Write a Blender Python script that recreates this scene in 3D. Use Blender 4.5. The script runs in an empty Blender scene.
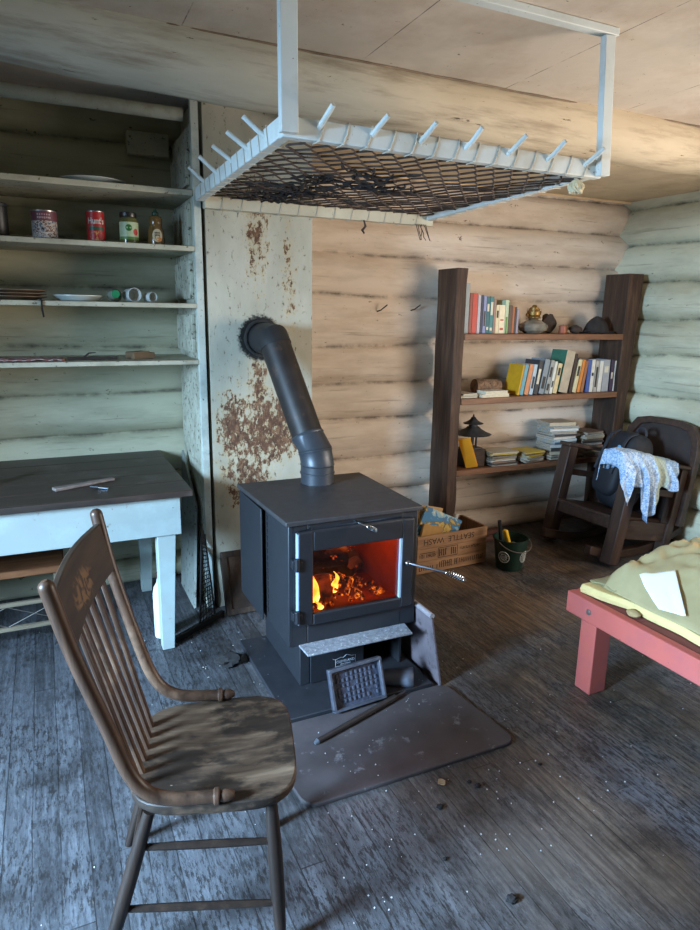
import bpy, bmesh, math, random
from mathutils import Vector, Matrix, Euler, noise
random.seed(7)
PI = math.pi
sc = bpy.context.scene
COL = sc.collection
W = {}          # world matrix of every thing and part

# ------------------------------------------------------------------ camera
F_PX, YAW, PITCH, ROLL, EYE = 650.0, math.radians(25.0), math.radians(13.1), math.radians(0.87), 1.56
fw = Vector((math.sin(YAW)*math.cos(PITCH), math.cos(YAW)*math.cos(PITCH), -math.sin(PITCH)))
rt = Vector((math.cos(YAW), -math.sin(YAW), 0))
up = rt.cross(fw)
rr = rt*math.cos(ROLL) + up*math.sin(ROLL)
uu = -rt*math.sin(ROLL) + up*math.cos(ROLL)
cam_d = bpy.data.cameras.new('camera')
cam = bpy.data.objects.new('camera', cam_d)
COL.objects.link(cam)
cam.matrix_world = Matrix(((rr.x, uu.x, -fw.x, 0), (rr.y, uu.y, -fw.y, 0), (rr.z, uu.z, -fw.z, EYE), (0, 0, 0, 1)))
cam_d.sensor_fit = 'VERTICAL'
cam_d.sensor_height = 36.0
cam_d.lens = F_PX/930*36.0
cam_d.clip_start = 0.02
sc.camera = cam


def at(x, y, X=None, Y=None, Z=None):
    """point of the room seen at a photo position on a known plane"""
    d = rr*((x-350)/F_PX) - uu*((y-465)/F_PX) + fw
    if X is not None: t = X/d.x
    elif Y is not None: t = Y/d.y
    else: t = (Z-EYE)/d.z
    return Vector((0, 0, EYE)) + d*t


# ------------------------------------------------------------------ materials
def srgb(r, g, b):
    f = lambda c: ((c/255+0.055)/1.055)**2.4 if c/255 > 0.04045 else c/255/12.92
    return (f(r), f(g), f(b), 1)


MATS = {}


class NT:
    def __init__(s, name):
        s.m = bpy.data.materials.new(name); s.m.use_nodes = True
        s.t = s.m.node_tree; s.b = s.t.nodes['Principled BSDF']
        s.co = None
    def n(s, ty, **kw):
        k = s.t.nodes.new(ty)
        for a, v in kw.items(): setattr(k, a, v)
        return k
    def l(s, a, b): s.t.links.new(a, b)
    def coord(s, scale=(1, 1, 1), rot=(0, 0, 0), loc=(0, 0, 0)):
        c = s.n('ShaderNodeTexCoord'); m = s.n('ShaderNodeMapping')
        m.inputs['Scale'].default_value = scale; m.inputs['Rotation'].default_value = rot; m.inputs['Location'].default_value = loc
        s.l(c.outputs['Object'], m.inputs['Vector'])
        return m.outputs['Vector']
    def noise(s, vec, scale, detail=4, rough=0.6, dist=0.0):
        k = s.n('ShaderNodeTexNoise')
        k.inputs['Scale'].default_value = scale; k.inputs['Detail'].default_value = detail
        k.inputs['Roughness'].default_value = rough; k.inputs['Distortion'].default_value = dist
        s.l(vec, k.inputs['Vector'])
        return k.outputs['Fac']
    def ramp(s, fac, stops, const=False):
        k = s.n('ShaderNodeValToRGB')
        if const: k.color_ramp.interpolation = 'CONSTANT'
        e = k.color_ramp.elements
        while len(e) > 1: e.remove(e[-1])
        e[0].position = stops[0][0]; e[0].color = stops[0][1]
        for p, c in stops[1:]:
            q = e.new(p); q.color = c
        s.l(fac, k.inputs['Fac'])
        return k.outputs['Color']
    def mask(s, fac, lo, hi):
        k = s.n('ShaderNodeMapRange'); k.clamp = True
        k.inputs['From Min'].default_value = lo; k.inputs['From Max'].default_value = hi
        s.l(fac, k.inputs['Value'])
        return k.outputs['Result']
    def math(s, op, a, b=None, c=None):
        k = s.n('ShaderNodeMath', operation=op)
        for i, v in enumerate((a, b, c)):
            if v is None: continue
            if isinstance(v, (int, float)): k.inputs[i].default_value = v
            else: s.l(v, k.inputs[i])
        return k.outputs[0]
    def mix(s, fac, a, b, blend='MIX'):
        k = s.n('ShaderNodeMix', data_type='RGBA', blend_type=blend)
        for sock, v in ((k.inputs[0], fac), (k.inputs[6], a), (k.inputs[7], b)):
            if isinstance(v, (int, float, tuple)): sock.default_value = v
            else: s.l(v, sock)
        return k.outputs[2]
    def xyz(s, vec):
        k = s.n('ShaderNodeSeparateXYZ'); s.l(vec, k.inputs[0]); return k.outputs
    def bump(s, h, strength=0.3, dist=0.01):
        k = s.n('ShaderNodeBump'); k.inputs['Strength'].default_value = strength; k.inputs['Distance'].default_value = dist
        s.l(h, k.inputs['Height']); s.l(k.outputs[0], s.b.inputs['Normal'])
    def set(s, col=None, rough=None, metal=None, spec=None):
        for nm, v in (('Base Color', col), ('Roughness', rough), ('Metallic', metal), ('Specular IOR Level', spec)):
            if v is None: continue
            if isinstance(v, (int, float, tuple)): s.b.inputs[nm].default_value = v
            else: s.l(v, s.b.inputs[nm])
        return s.m


def plain(name, rgb, rough=0.7, var=0.18, scale=14, stretch=(1, 1, 1), metal=0.0, bump=0.0, spec=0.5, dirt=None, dirt_at=0.62):
    """simple surface: base colour with soft mottling and optional dirt"""
    if name in MATS: return MATS[name]
    k = NT(name); v = k.coord(stretch)
    f = k.noise(v, scale, 5)
    c = srgb(*rgb)
    lo = tuple(x*(1-var) for x in c[:3])+(1,); hi = tuple(min(1, x*(1+var)) for x in c[:3])+(1,)
    col = k.ramp(f, [(0.3, lo), (0.7, hi)])
    if dirt:
        g = k.noise(k.coord(stretch, loc=(3, 1, 2)), scale*1.7, 7, 0.7)
        col = k.mix(k.mask(g, dirt_at, dirt_at+0.08), col, srgb(*dirt))
    if bump: k.bump(f, bump)
    MATS[name] = k.set(col, rough, metal, spec)
    return k.m


def emit(name, rgb, strength):
    if name in MATS: return MATS[name]
    k = NT(name); c = srgb(*rgb)
    k.b.inputs['Base Color'].default_value = c
    k.b.inputs['Emission Color'].default_value = c
    k.b.inputs['Emission Strength'].default_value = strength
    MATS[name] = k.m
    return k.m


def painted(name, rgb, chip, chip_at=0.66, stain=None, scale=9, stretch=(1, 1, 1), rough=0.75, grime=0.25, bump=0.25):
    """old paint on wood: brush tone, grime clouds, chips down to wood"""
    if name in MATS: return MATS[name]
    k = NT(name); v = k.coord(stretch)
    c = srgb(*rgb)
    big = k.noise(v, scale*0.35, 4)
    col = k.ramp(big, [(0.3, tuple(x*(1-grime) for x in c[:3])+(1,)), (0.7, tuple(min(1, x*1.08) for x in c[:3])+(1,))])
    if stain:
        s2 = k.noise(k.coord(stretch, loc=(7, 3, 5)), scale*0.8, 6, 0.65)
        col = k.mix(k.math('MULTIPLY', k.mask(s2, 0.48, 0.68), 0.75), col, srgb(*stain))
    ch = k.noise(k.coord(stretch, loc=(1, 9, 4)), scale*4, 8, 0.72)
    m = k.mask(ch, chip_at-0.06, chip_at-0.035)
    col = k.mix(m, col, srgb(*chip))
    fine = k.noise(v, scale*6, 4)
    h = k.math('SUBTRACT', k.math('MULTIPLY', fine, 0.4), m)
    k.bump(h, bump, 0.006)
    MATS[name] = k.set(col, rough)
    return k.m


def wood(name, rgb, dark, along='X', scale=5.0, rough=0.6, worn=None, worn_at=0.6, spec=0.4, bump=0.25):
    """wood with grain along one axis and optional worn lighter patches"""
    if name in MATS: return MATS[name]
    st = {'X': (0.12, 1, 1), 'Y': (1, 0.12, 1), 'Z': (1, 1, 0.12)}[along]
    k = NT(name); v = k.coord(st)
    g = k.noise(v, scale*9, 6, 0.65, 0.4)
    c = k.ramp(g, [(0.25, srgb(*dark)), (0.75, srgb(*rgb))])
    if worn:
        w2 = k.noise(k.coord((1, 1, 1), loc=(2, 5, 1)), scale*1.3, 6, 0.65)
        c = k.mix(k.math('MULTIPLY', k.mask(w2, worn_at-0.08, worn_at+0.1), 0.8), c, srgb(*worn))
    k.bump(g, bump, 0.004)
    MATS[name] = k.set(c, rough, 0.0, spec)
    return k.m


# ------------------------------------------------------------------ mesh builder
class MB:
    def __init__(s): s.bm = bmesh.new()
    def verts(s, pts): return [s.bm.verts.new(p) for p in pts]
    def face(s, vs, mi=0):
        try:
            f = s.bm.faces.new(vs); f.material_index = mi; return f
        except ValueError: return None
    def hexa(s, p):
        v = s.verts(p)
        for q in ((0, 3, 2, 1), (4, 5, 6, 7), (0, 1, 5, 4), (1, 2, 6, 5), (2, 3, 7, 6), (3, 0, 4, 7)): s.face([v[i] for i in q])
        return s
    def box(s, x0, x1, y0, y1, z0, z1, M=None):
        p = [Vector(a) for a in ((x0, y0, z0), (x1, y0, z0), (x1, y1, z0), (x0, y1, z0), (x0, y0, z1), (x1, y0, z1), (x1, y1, z1), (x0, y1, z1))]
        if M: p = [M @ a for a in p]
        return s.hexa(p)
    def bar(s, p0, p1, w, h, upv=(0, 0, 1), w1=None, h1=None):
        p0, p1 = Vector(p0), Vector(p1); d = (p1-p0).normalized(); u = Vector(upv)
        sd = d.cross(u)
        if sd.length < 1e-4: sd = d.cross(Vector((0, 1, 0)))
        sd.normalize(); u = sd.cross(d)
        w1 = w if w1 is None else w1; h1 = h if h1 is None else h1
        q = lambda p, a, b: [p-sd*a/2-u*b/2, p+sd*a/2-u*b/2, p+sd*a/2+u*b/2, p-sd*a/2+u*b/2]
        return s.hexa(q(p0, w, h)+q(p1, w1, h1))
    def tube(s, pts, r, n=10, cap=True, closed=False, flat=None):
        pts = [Vector(p) for p in pts]; N = len(pts)
        rs = r if isinstance(r, (list, tuple)) else [r]*N
        rings = []; nrm = None
        for i, p in enumerate(pts):
            a = pts[i-1] if i > 0 else (pts[-1] if closed else p)
            b = pts[i+1] if i < N-1 else (pts[0] if closed else p)
            t = (b-a).normalized()
            if nrm is None:
                nrm = t.cross(Vector((0, 0, 1)))
                if nrm.length < 0.05: nrm = t.cross(Vector((0, 1, 0)))
            nrm = (nrm - t*nrm.dot(t)).normalized(); bn = t.cross(nrm)
            ring = []
            for k in range(n):
                an = 2*PI*k/n
                ring.append(s.bm.verts.new(p + nrm*math.cos(an)*rs[i] + bn*math.sin(an)*rs[i]*(flat or 1)))
            rings.append(ring)
        for i in range(N if closed else N-1):
            A, B = rings[i], rings[(i+1) % N]
            for k in range(n): s.face([A[k], A[(k+1) % n], B[(k+1) % n], B[k]])
        if cap and not closed:
            s.face(rings[0][::-1]); s.face(rings[-1])
        return s
    def lathe(s, prof, org=(0, 0, 0), n=20, M=None, sx=1.0, sy=1.0):
        org = Vector(org); rings = []
        for r, z in prof:
            ring = []
            for k in range(n):
                a = 2*PI*k/n; p = Vector((r*math.cos(a)*sx, r*math.sin(a)*sy, z))
                if M: p = M @ p
                ring.append(s.bm.verts.new(p+org))
            rings.append(ring)
        for A, B in zip(rings, rings[1:]):
            for k in range(n): s.face([A[k], A[(k+1) % n], B[(k+1) % n], B[k]])
        if prof[0][0] > 1e-5: s.face(rings[0][::-1])
        if prof[-1][0] > 1e-5: s.face(rings[-1])
        return s
    def grid(s, fn, nu, nv, thick=None):
        V = [[s.bm.verts.new(fn(i/nu, j/nv)) for j in range(nv+1)] for i in range(nu+1)]
        for i in range(nu):
            for j in range(nv): s.face([V[i][j], V[i+1][j], V[i+1][j+1], V[i][j+1]])
        return s
    def prism(s, outline, fn, t0, t1):
        """outline in 2-D, fn(u, v, t) -> point; extruded from t0 to t1"""
        a = s.verts([fn(u, v, t0) for u, v in outline]); b = s.verts([fn(u, v, t1) for u, v in outline])
        s.face(a[::-1]); s.face(b); n = len(a)
        for i in range(n): s.face([a[i], a[(i+1) % n], b[(i+1) % n], b[i]])
        return s
    def build(s, name, mat, parent=None, world=True, bevel=0.0, seg=2, smooth=35, solid=0.0, loc=None, recalc=True, sub=0):
        bm = s.bm
        bmesh.ops.remove_doubles(bm, verts=bm.verts, dist=1e-6)
        if recalc: bmesh.ops.recalc_face_normals(bm, faces=bm.faces)
        if parent is not None and world: bmesh.ops.transform(bm, matrix=W[parent.name].inverted(), verts=bm.verts)
        if loc is not None: bmesh.ops.translate(bm, vec=-Vector(loc), verts=bm.verts)
        me = bpy.data.meshes.new(name); bm.to_mesh(me); bm.free()
        for m in (mat if isinstance(mat, (list, tuple)) else [mat]): me.materials.append(m)
        if smooth:
            for p in me.polygons: p.use_smooth = True
            me.set_sharp_from_angle(angle=math.radians(smooth))
        o = bpy.data.objects.new(name, me); COL.objects.link(o)
        if parent is not None:
            o.parent = parent; W[o.name] = W[parent.name]
        elif loc is not None:
            o.location = loc; W[o.name] = Matrix.Translation(loc)
        else: W[o.name] = Matrix.Identity(4)
        if solid:
            md = o.modifiers.new('thickness', 'SOLIDIFY'); md.thickness = solid; md.offset = -1
        if bevel:
            md = o.modifiers.new('edges', 'BEVEL'); md.width = bevel; md.segments = seg; md.limit_method = 'ANGLE'; md.angle_limit = math.radians(40)
        if sub:
            md = o.modifiers.new('smooth', 'SUBSURF'); md.levels = sub; md.render_levels = sub
        return o


def tag(o, label=None, cat=None, group=None, kind=None):
    if label: o['label'] = label
    if cat: o['category'] = cat
    if group: o['group'] = group
    if kind: o['kind'] = kind
    return o


def thing(name, label, cat, loc=(0, 0, 0), rotz=0.0, group=None, M=None):
    o = bpy.data.objects.new(name, None); COL.objects.link(o)
    m = M if M is not None else Matrix.Translation(loc) @ Matrix.Rotation(rotz, 4, 'Z')
    o.matrix_world = m; W[o.name] = m.copy()
    o.empty_display_size = 0.05
    return tag(o, label, cat, group)


def dup(root, loc, rotz=0.0, label=None, M=None):
    r = root.copy(); COL.objects.link(r)
    m = M if M is not None else Matrix.Translation(loc) @ Matrix.Rotation(rotz, 4, 'Z')
    r.matrix_world = m; W[r.name] = m.copy()
    if label: r['label'] = label
    for ch in list(root.children):
        c = ch.copy(); COL.objects.link(c); c.parent = r; W[c.name] = m
        for g in list(ch.children):
            d = g.copy(); COL.objects.link(d); d.parent = c; W[d.name] = m
    return r


def text_bm(body, size, depth=0.001, bold=0.0):
    cu = bpy.data.curves.new('lettering', 'FONT'); cu.body = body; cu.size = size; cu.extrude = depth; cu.offset = bold
    cu.align_x = 'CENTER'; cu.align_y = 'CENTER'
    o = bpy.data.objects.new('lettering', cu); COL.objects.link(o)
    me = bpy.data.meshes.new_from_object(o.evaluated_get(bpy.context.evaluated_depsgraph_get()))
    mb = MB(); mb.bm.from_mesh(me)
    bpy.data.objects.remove(o); bpy.data.curves.remove(cu); bpy.data.meshes.remove(me)
    return mb


def nz(x, y, z, s=1.0): return noise.noise(Vector((x*s, y*s, z*s)))


def rrect(w, h, r, n=4):
    o = []
    for cx, cy, a0 in ((w/2-r, h/2-r, 0), (-w/2+r, h/2-r, 90), (-w/2+r, -h/2+r, 180), (w/2-r, -h/2+r, 270)):
        for i in range(n+1):
            a = math.radians(a0+90*i/n); o.append((cx+r*math.cos(a), cy+r*math.sin(a)))
    return o


def struct(o, label=None):
    o['kind'] = 'structure'
    if label: o['label'] = label
    return o

# ================================================================== THE ROOM
XL, XR, YB, YF, ZC = -2.60, 4.04, -1.60, 3.82, 2.56      # room extents (log creases)


def log_material(name, rgb, stain, chip):
    k = NT(name); c = srgb(*rgb)
    st = k.coord((0.25, 0.25, 1.0))
    cl = k.noise(st, 5, 5, 0.6)
    col = k.ramp(cl, [(0.28, tuple(x*0.74 for x in c[:3])+(1,)), (0.5, c), (0.75, tuple(min(1, x*1.07) for x in c[:3])+(1,))])
    s2 = k.noise(k.coord((0.35, 0.35, 1.6), loc=(4, 4, 4)), 3.2, 6, 0.7)
    col = k.mix(k.math('MULTIPLY', k.mask(s2, 0.46, 0.70), 0.75), col, srgb(*stain))
    # grime lines following the grain
    s3 = k.noise(k.coord((0.22, 0.22, 5.0), loc=(1, 2, 3)), 6, 7, 0.7)
    col = k.mix(k.math('MULTIPLY', k.mask(s3, 0.57, 0.70), 0.6), col, srgb(*chip))
    ch = k.noise(k.coord((0.6, 0.6, 1.2), loc=(8, 1, 6)), 26, 8, 0.75)
    m = k.mask(ch, 0.635, 0.66)
    col = k.mix(m, col, srgb(*chip))
    # dark dirt caught in the joints: carried per vertex as wear, broken up by noise
    at_ = k.n('ShaderNodeAttribute'); at_.attribute_name = 'joint'
    j = k.math('MULTIPLY', at_.outputs['Fac'], k.mask(k.noise(k.coord((1, 1, 1)), 7, 6, 0.7), 0.40, 0.66))
    col = k.mix(k.math('MULTIPLY', j, 0.9), col, srgb(52, 42, 34))
    fine = k.noise(k.coord((0.3, 0.3, 1)), 40, 5)
    k.bump(k.math('SUBTRACT', k.math('MULTIPLY', fine, 0.5), m), 0.3, 0.006)
    return k.set(col, 0.78)


M_LOG_WARM = log_material('cream_painted_logs', (212, 196, 178), (178, 154, 130), (112, 88, 70))
M_LOG_MINT = log_material('mint_painted_logs', (190, 184, 156), (148, 142, 116), (78, 68, 52))
M_LOG_RIGHT = log_material('pale_mint_logs', (208, 204, 176), (176, 168, 138), (112, 100, 80))


def log_wall(name, creases, n_along, pos, amp, mats, pick, seed, cuts=()):
    """pos(s, depth, z) -> world point; creases = heights of the joints"""
    mb = MB(); bm = mb.bm; lay = bm.verts.layers.float.new('joint')
    zs = []
    for a, b in zip(creases, creases[1:]):
        for i in range(14): zs.append((a, b, i/14))
    zs.append((creases[-2], creases[-1], 1.0))
    rows = []
    for ci, (a, b, t) in enumerate(zs):
        li = min(ci//14, len(creases)-2)
        row = []
        for k in range(n_along+1):
            s = k/n_along
            wob = 0.035*nz(s*3.1, li*5.7+seed, 0.3) + 0.008*nz(s*17, li*3+seed, 9)
            wob2 = 0.035*nz(s*3.1, (li+1)*5.7+seed, 0.3) + 0.008*nz(s*17, (li+1)*3+seed, 9)
            za = a+(wob if li > 0 else 0); zb = b+(wob2 if li < len(creases)-2 else 0)
            z = za+(zb-za)*t
            prof = (max(0.0, 1-abs(2*t-1)**2.4))**0.8
            if 0 < t < 0.10: prof *= 0.8
            am = amp*(1+0.25*nz(s*4, li*7.3+seed, 2.2))
            d = am*prof + 0.010*nz(s*9, z*14, seed) + 0.012*nz(s*2.2, li*4.1, seed+5)*prof
            v = bm.verts.new(pos(s, d, z)); v[lay] = max(0.0, 1-min(t, 1-t)*15)
            row.append(v)
        rows.append(row)
    for i in range(len(rows)-1):
        li = min(i//14, len(creases)-2)
        for k in range(n_along):
            f = mb.face([rows[i][k], rows[i][k+1], rows[i+1][k+1], rows[i+1][k]])
            if f: f.material_index = pick(k/n_along, li)
    return mb.build(name, mats, smooth=50, recalc=False)


back_cr = [-0.02, 0.135, 0.39, 0.64, 0.885, 1.105, 1.375, 1.675, 1.915, 2.14, 2.385, 2.60]
o = log_wall('wall_back', back_cr, 150, lambda s, d, z: Vector((XL-0.1+(XR-XL+0.2)*s, YF-d, z)), 0.055, [M_LOG_MINT, M_LOG_WARM],
             lambda s, li: 0 if XL-0.1+(XR-XL+0.2)*s < 1.0 else 1, 3)
struct(o, 'log wall behind the shelves, chimney and bookcase')
right_cr = [-0.02, 0.245, 0.50, 0.76, 1.02, 1.285, 1.56, 1.815, 2.085, 2.345, 2.60]
WIN2 = (0.15, 1.72, 0.75, 2.05)     # window in the right wall: y0 y1 z0 z1
o = log_wall('wall_right', right_cr, 60, lambda s, d, z: Vector((XR-d, YF+0.1-s*(YF+0.1-1.75), z)), 0.065, [M_LOG_RIGHT], lambda s, li: 0, 11)
struct(o, 'pale mint log wall behind the rocking chair')

# the rest of the shell (behind and beside the camera)
m_plaster = painted('pale_green_wall_paint', (178, 186, 170), (110, 96, 74), 0.72, (150, 148, 128))
mb = MB()
mb.box(XR, XR+0.12, YB, WIN2[0], 0, ZC); mb.box(XR, XR+0.12, WIN2[1], 1.76, 0, ZC)
mb.box(XR, XR+0.12, WIN2[0], WIN2[1], 0, WIN2[2]); mb.box(XR, XR+0.12, WIN2[0], WIN2[1], WIN2[3], ZC)
struct(mb.build('wall_right_window_end', m_plaster, smooth=0))
WIN1 = (0.40, 1.40, 1.05, 2.20)     # window in the left wall
mb = MB()
mb.box(XL-0.12, XL, YB, WIN1[0], 0, ZC); mb.box(XL-0.12, XL, WIN1[1], YF+0.1, 0, ZC)
mb.box(XL-0.12, XL, WIN1[0], WIN1[1], 0, WIN1[2]); mb.box(XL-0.12, XL, WIN1[0], WIN1[1], WIN1[3], ZC)
struct(mb.build('wall_left', m_plaster, smooth=0))
mb = MB().box(XL-0.12, XR+0.12, YB-0.12, YB, 0, ZC)
struct(mb.build('wall_front', m_plaster, smooth=0))
m_sash = painted('white_sash_paint', (214, 220, 214), (120, 105, 85), 0.72)


def window(name, x, w, y0, y1, z0, z1):
    f = MB()
    for a, b, c, d in ((y0, y0+0.05, z0, z1), (y1-0.05, y1, z0, z1), (y0+.05, y1-.05, z0, z0+0.05), (y0+.05, y1-.05, z1-0.05, z1)): f.box(x-0.03, x+0.03, a, b, c, d)
    ym, zm = (y0+y1)/2, (z0+z1)/2
    f.box(x-0.012, x+0.012, ym-0.012, ym+0.012, z0+.05, z1-.05); f.box(x-0.012, x+0.012, y0+.05, ym-.012, zm-0.012, zm+0.012); f.box(x-0.012, x+0.012, ym+.012, y1-.05, zm-0.012, zm+0.012)
    struct(f.build(name, m_sash, smooth=0))


window('window_1', XL-0.06, 0, *WIN1)
window('window_2', XR+0.06, 0, *WIN2)


# ---- floor
def floor_material():
    k = NT('worn_board_floor'); v = k.coord()
    X, Y, Z = k.xyz(v)[:3]
    wd = 0.078
    q = k.math('DIVIDE', k.math('ADD', X, k.math('MULTIPLY', k.math('SUBTRACT', k.noise(k.coord((.3, 1.2, 1)), 2.0, 2), 0.5), 0.012)), wd)
    idx = k.math('FLOOR', q); fr = k.math('FRACT', q)
    wn = k.n('ShaderNodeTexWhiteNoise', noise_dimensions='1D'); k.l(idx, wn.inputs['W'])
    # board ends
    yy = k.math('ADD', k.math('DIVIDE', Y, 1.9), k.math('MULTIPLY', wn.outputs['Value'], 7.3))
    yi = k.math('FLOOR', yy); yf = k.math('FRACT', yy)
    wn2 = k.n('ShaderNodeTexWhiteNoise', noise_dimensions='2D')
    cb = k.n('ShaderNodeCombineXYZ'); k.l(idx, cb.inputs[0]); k.l(yi, cb.inputs[1]); k.l(cb.outputs[0], wn2.inputs['Vector'])
    tone = wn2.outputs['Value']
    grain = k.noise(k.coord((1, 0.06, 1)), 55, 6, 0.65, 0.3)
    cloud = k.noise(k.coord((1, .8, 1)), 1.6, 5, 0.62)
    base = k.ramp(grain, [(0.28, srgb(44, 44, 46)), (0.5, srgb(88, 91, 97)), (0.74, srgb(140, 145, 153))])  # blue cast of the window's sky light is mixed into this grey
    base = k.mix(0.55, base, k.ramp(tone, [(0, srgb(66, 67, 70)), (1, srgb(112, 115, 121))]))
    brown = k.ramp(grain, [(0.3, srgb(70, 56, 46)), (0.7, srgb(146, 124, 102))])
    # bare brown wood where the paint has been walked off, towards the bookcase and in the aisle
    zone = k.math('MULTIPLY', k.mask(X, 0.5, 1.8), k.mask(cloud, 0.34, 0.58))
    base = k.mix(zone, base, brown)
    # flaked old paint
    fl = k.noise(k.coord((2.4, .55, 1)), 36, 9, 0.8)
    base = k.mix(k.math('MULTIPLY', k.mask(fl, 0.50, 0.54), k.math('MULTIPLY', k.mask(cloud, 0.66, 0.44), 0.85)), base, srgb(40, 37, 36))
    fl2 = k.noise(k.coord((2.2, .5, 1), loc=(3, 3, 0)), 62, 8, 0.8)
    base = k.mix(k.math('MULTIPLY', k.mask(fl2, 0.58, 0.64), 0.55), base, srgb(150, 146, 140))
    soil = k.noise(k.coord((1, 1, 1), loc=(6, 2, 0)), 2.6, 6, 0.7)
    base = k.mix(k.math('MULTIPLY', k.mask(soil, 0.50, 0.68), 0.75), base, srgb(36, 32, 30))
    # ash and grit
    gr = k.noise(k.coord((1, 1, 1)), 240, 2, 0.5)
    base = k.mix(k.mask(gr, 0.76, 0.79), base, srgb(186, 184, 180))
    seam = k.math('MAXIMUM', k.math('GREATER_THAN', k.math('ABSOLUTE', k.math('SUBTRACT', fr, 0.5)), 0.479), k.math('LESS_THAN', yf, 0.0022))
    sm = k.math('MULTIPLY', seam, k.mask(k.noise(k.coord((1, 1, 1)), 5, 4), 0.3, 0.5))
    base = k.mix(k.math('MULTIPLY', sm, 0.74), base, srgb(26, 23, 22))
    h = k.math('SUBTRACT', k.math('MULTIPLY', grain, 0.35), k.math('MULTIPLY', seam, 1.0))
    h = k.math('ADD', h, k.math('MULTIPLY', fl, 0.5))
    k.bump(h, 0.45, 0.006)
    base = k.mix(1.0, base, (0.76, 0.74, 0.73, 1), 'MULTIPLY')
    rough = k.mask(k.noise(k.coord((1, .5, 1), loc=(1, 1, 1)), 9, 5), -0.35, 1.35)
    return k.set(base, rough, 0, 0.45)


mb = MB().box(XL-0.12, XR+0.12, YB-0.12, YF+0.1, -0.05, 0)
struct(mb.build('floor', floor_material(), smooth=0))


# ---- ceiling, soffit, beam
def ceiling_material():
    k = NT('old_ceiling_board'); v = k.coord(); X, Y, Z = k.xyz(v)[:3]
    c1 = k.noise(k.coord(), 1.1, 5, 0.6)
    col = k.ramp(c1, [(0.3, srgb(172, 164, 150)), (0.5, srgb(202, 190, 174)), (0.72, srgb(216, 202, 186))])
    s = k.noise(k.coord((0.6, 0.6, 1), loc=(2, 4, 1)), 2.4, 6, 0.7)
    col = k.mix(k.math('MULTIPLY', k.mask(s, 0.48, 0.72), 0.6), col, srgb(166, 138, 114))
    ch = k.noise(k.coord(), 30, 8, 0.75); m = k.mask(ch, 0.645, 0.67)
    col = k.mix(m, col, srgb(96, 76, 60))
    fx = k.math('FRACT', k.math('DIVIDE', k.math('ADD', X, 0.18), 0.72))
    seam = k.math('LESS_THAN', fx, 0.006)
    br = k.mask(k.noise(k.coord((1, 1, 1)), 6, 4), 0.42, 0.55)
    col = k.mix(k.math('MULTIPLY', seam, k.math('MULTIPLY', br, 0.8)), col, srgb(70, 56, 46))
    k.bump(k.math('SUBTRACT', k.noise(k.coord(), 14, 5), k.math('MULTIPLY', seam, 1.2)), 0.25, 0.01)
    return k.set(col, 0.8)


mb = MB().box(XL-0.12, XR+0.12, YB-0.12, YF+0.1, ZC, ZC+0.08)
struct(mb.build('ceiling', ceiling_material(), smooth=0))
m_soffit = painted('soffit_board_paint', (200, 180, 150), (110, 86, 64), 0.72, (170, 146, 116), 6)
mb = MB().box(1.284, XR+0.02, 2.80, YF+0.02, 2.385, 2.43).box(1.284, 1.304, 2.80, YF-0.02, 2.4301, ZC-0.001)
struct(mb.build('trim_1', m_soffit, smooth=0), 'flat soffit board between beam and back wall')


def beam_material():
    k = NT('whitewashed_beam')
    c = k.noise(k.coord((0.25, 1, 1)), 4, 6, 0.6)
    X = k.xyz(k.coord())[0]
    cool_lit = k.ramp(c, [(0.3, srgb(186, 188, 174)), (0.7, srgb(216, 216, 202))])  # cool light on the left end, put into the beam's paint colour
    col = k.mix(k.mask(X, 0.2, 1.7), cool_lit, k.ramp(c, [(0.3, srgb(184, 166, 138)), (0.7, srgb(214, 198, 170))]))
    s = k.noise(k.coord((0.12, 1, 1), loc=(3, 2, 1)), 14, 7, 0.7)
    col = k.mix(k.math('MULTIPLY', k.mask(s, 0.48, 0.66), 0.6), col, srgb(126, 106, 84))
    cr = k.noise(k.coord((0.3, 1.6, 1.6), loc=(5, 2, 1)), 16, 8, 0.8); m = k.mask(cr, 0.63, 0.655)
    col = k.mix(m, col, srgb(70, 54, 44))
    k.bump(k.math('SUBTRACT', k.math('MULTIPLY', k.noise(k.coord((.4, 1, 1)), 18, 6), 0.7), m), 0.35, 0.01)
    return k.set(col, 0.8)


mb = MB(); pts = []; rs = []
for i in range(61):
    x = XL-0.05+(XR-XL+0.1)*i/60
    pts.append((x, 2.785+0.016*nz(x*1.3, 1, 2), 2.50+0.012*nz(x*1.7, 4, 2)+0.05*max(0, 0.75-x))); rs.append(0.143+0.012*nz(x*2.1, 7, 3))
mb.tube(pts, rs, 28)
struct(mb.build('trim_2', beam_material(), smooth=60), 'round whitewashed ceiling beam log')
# the caulk line where beam and ceiling meet
mb = MB(); pts = []
for i in range(121):
    x = XL+0.02+(XR-XL-0.04)*i/120
    pts.append((x, 2.652+0.008*nz(x*6, 2, 2)+0.006*nz(x*21, 2, 5), ZC-0.004))
mb.tube(pts, [0.0045+0.003*nz(i*0.7, 1, 1) for i in range(121)], 6)
struct(mb.build('trim_3', plain('caulk_line', (130, 112, 92), 0.9, 0.4, 9), smooth=60), 'dirty caulked joint along the beam')
# moulded strip where soffit meets the back wall
mb = MB().tube([(1.30+2.70*i/40, 3.752+0.006*nz(i*.4, 1, 3), 2.378+0.004*nz(i*.6, 2, 1)) for i in range(41)], 0.008, 6)
struct(mb.build('trim_4', plain('soffit_strip', (206, 178, 140), 0.8, 0.2, 6)), 'thin strip under the soffit')


# ---- chimney breast: boxed panel the stovepipe goes into
HOLE = Vector((1.012, 3.25, 1.432))


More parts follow.
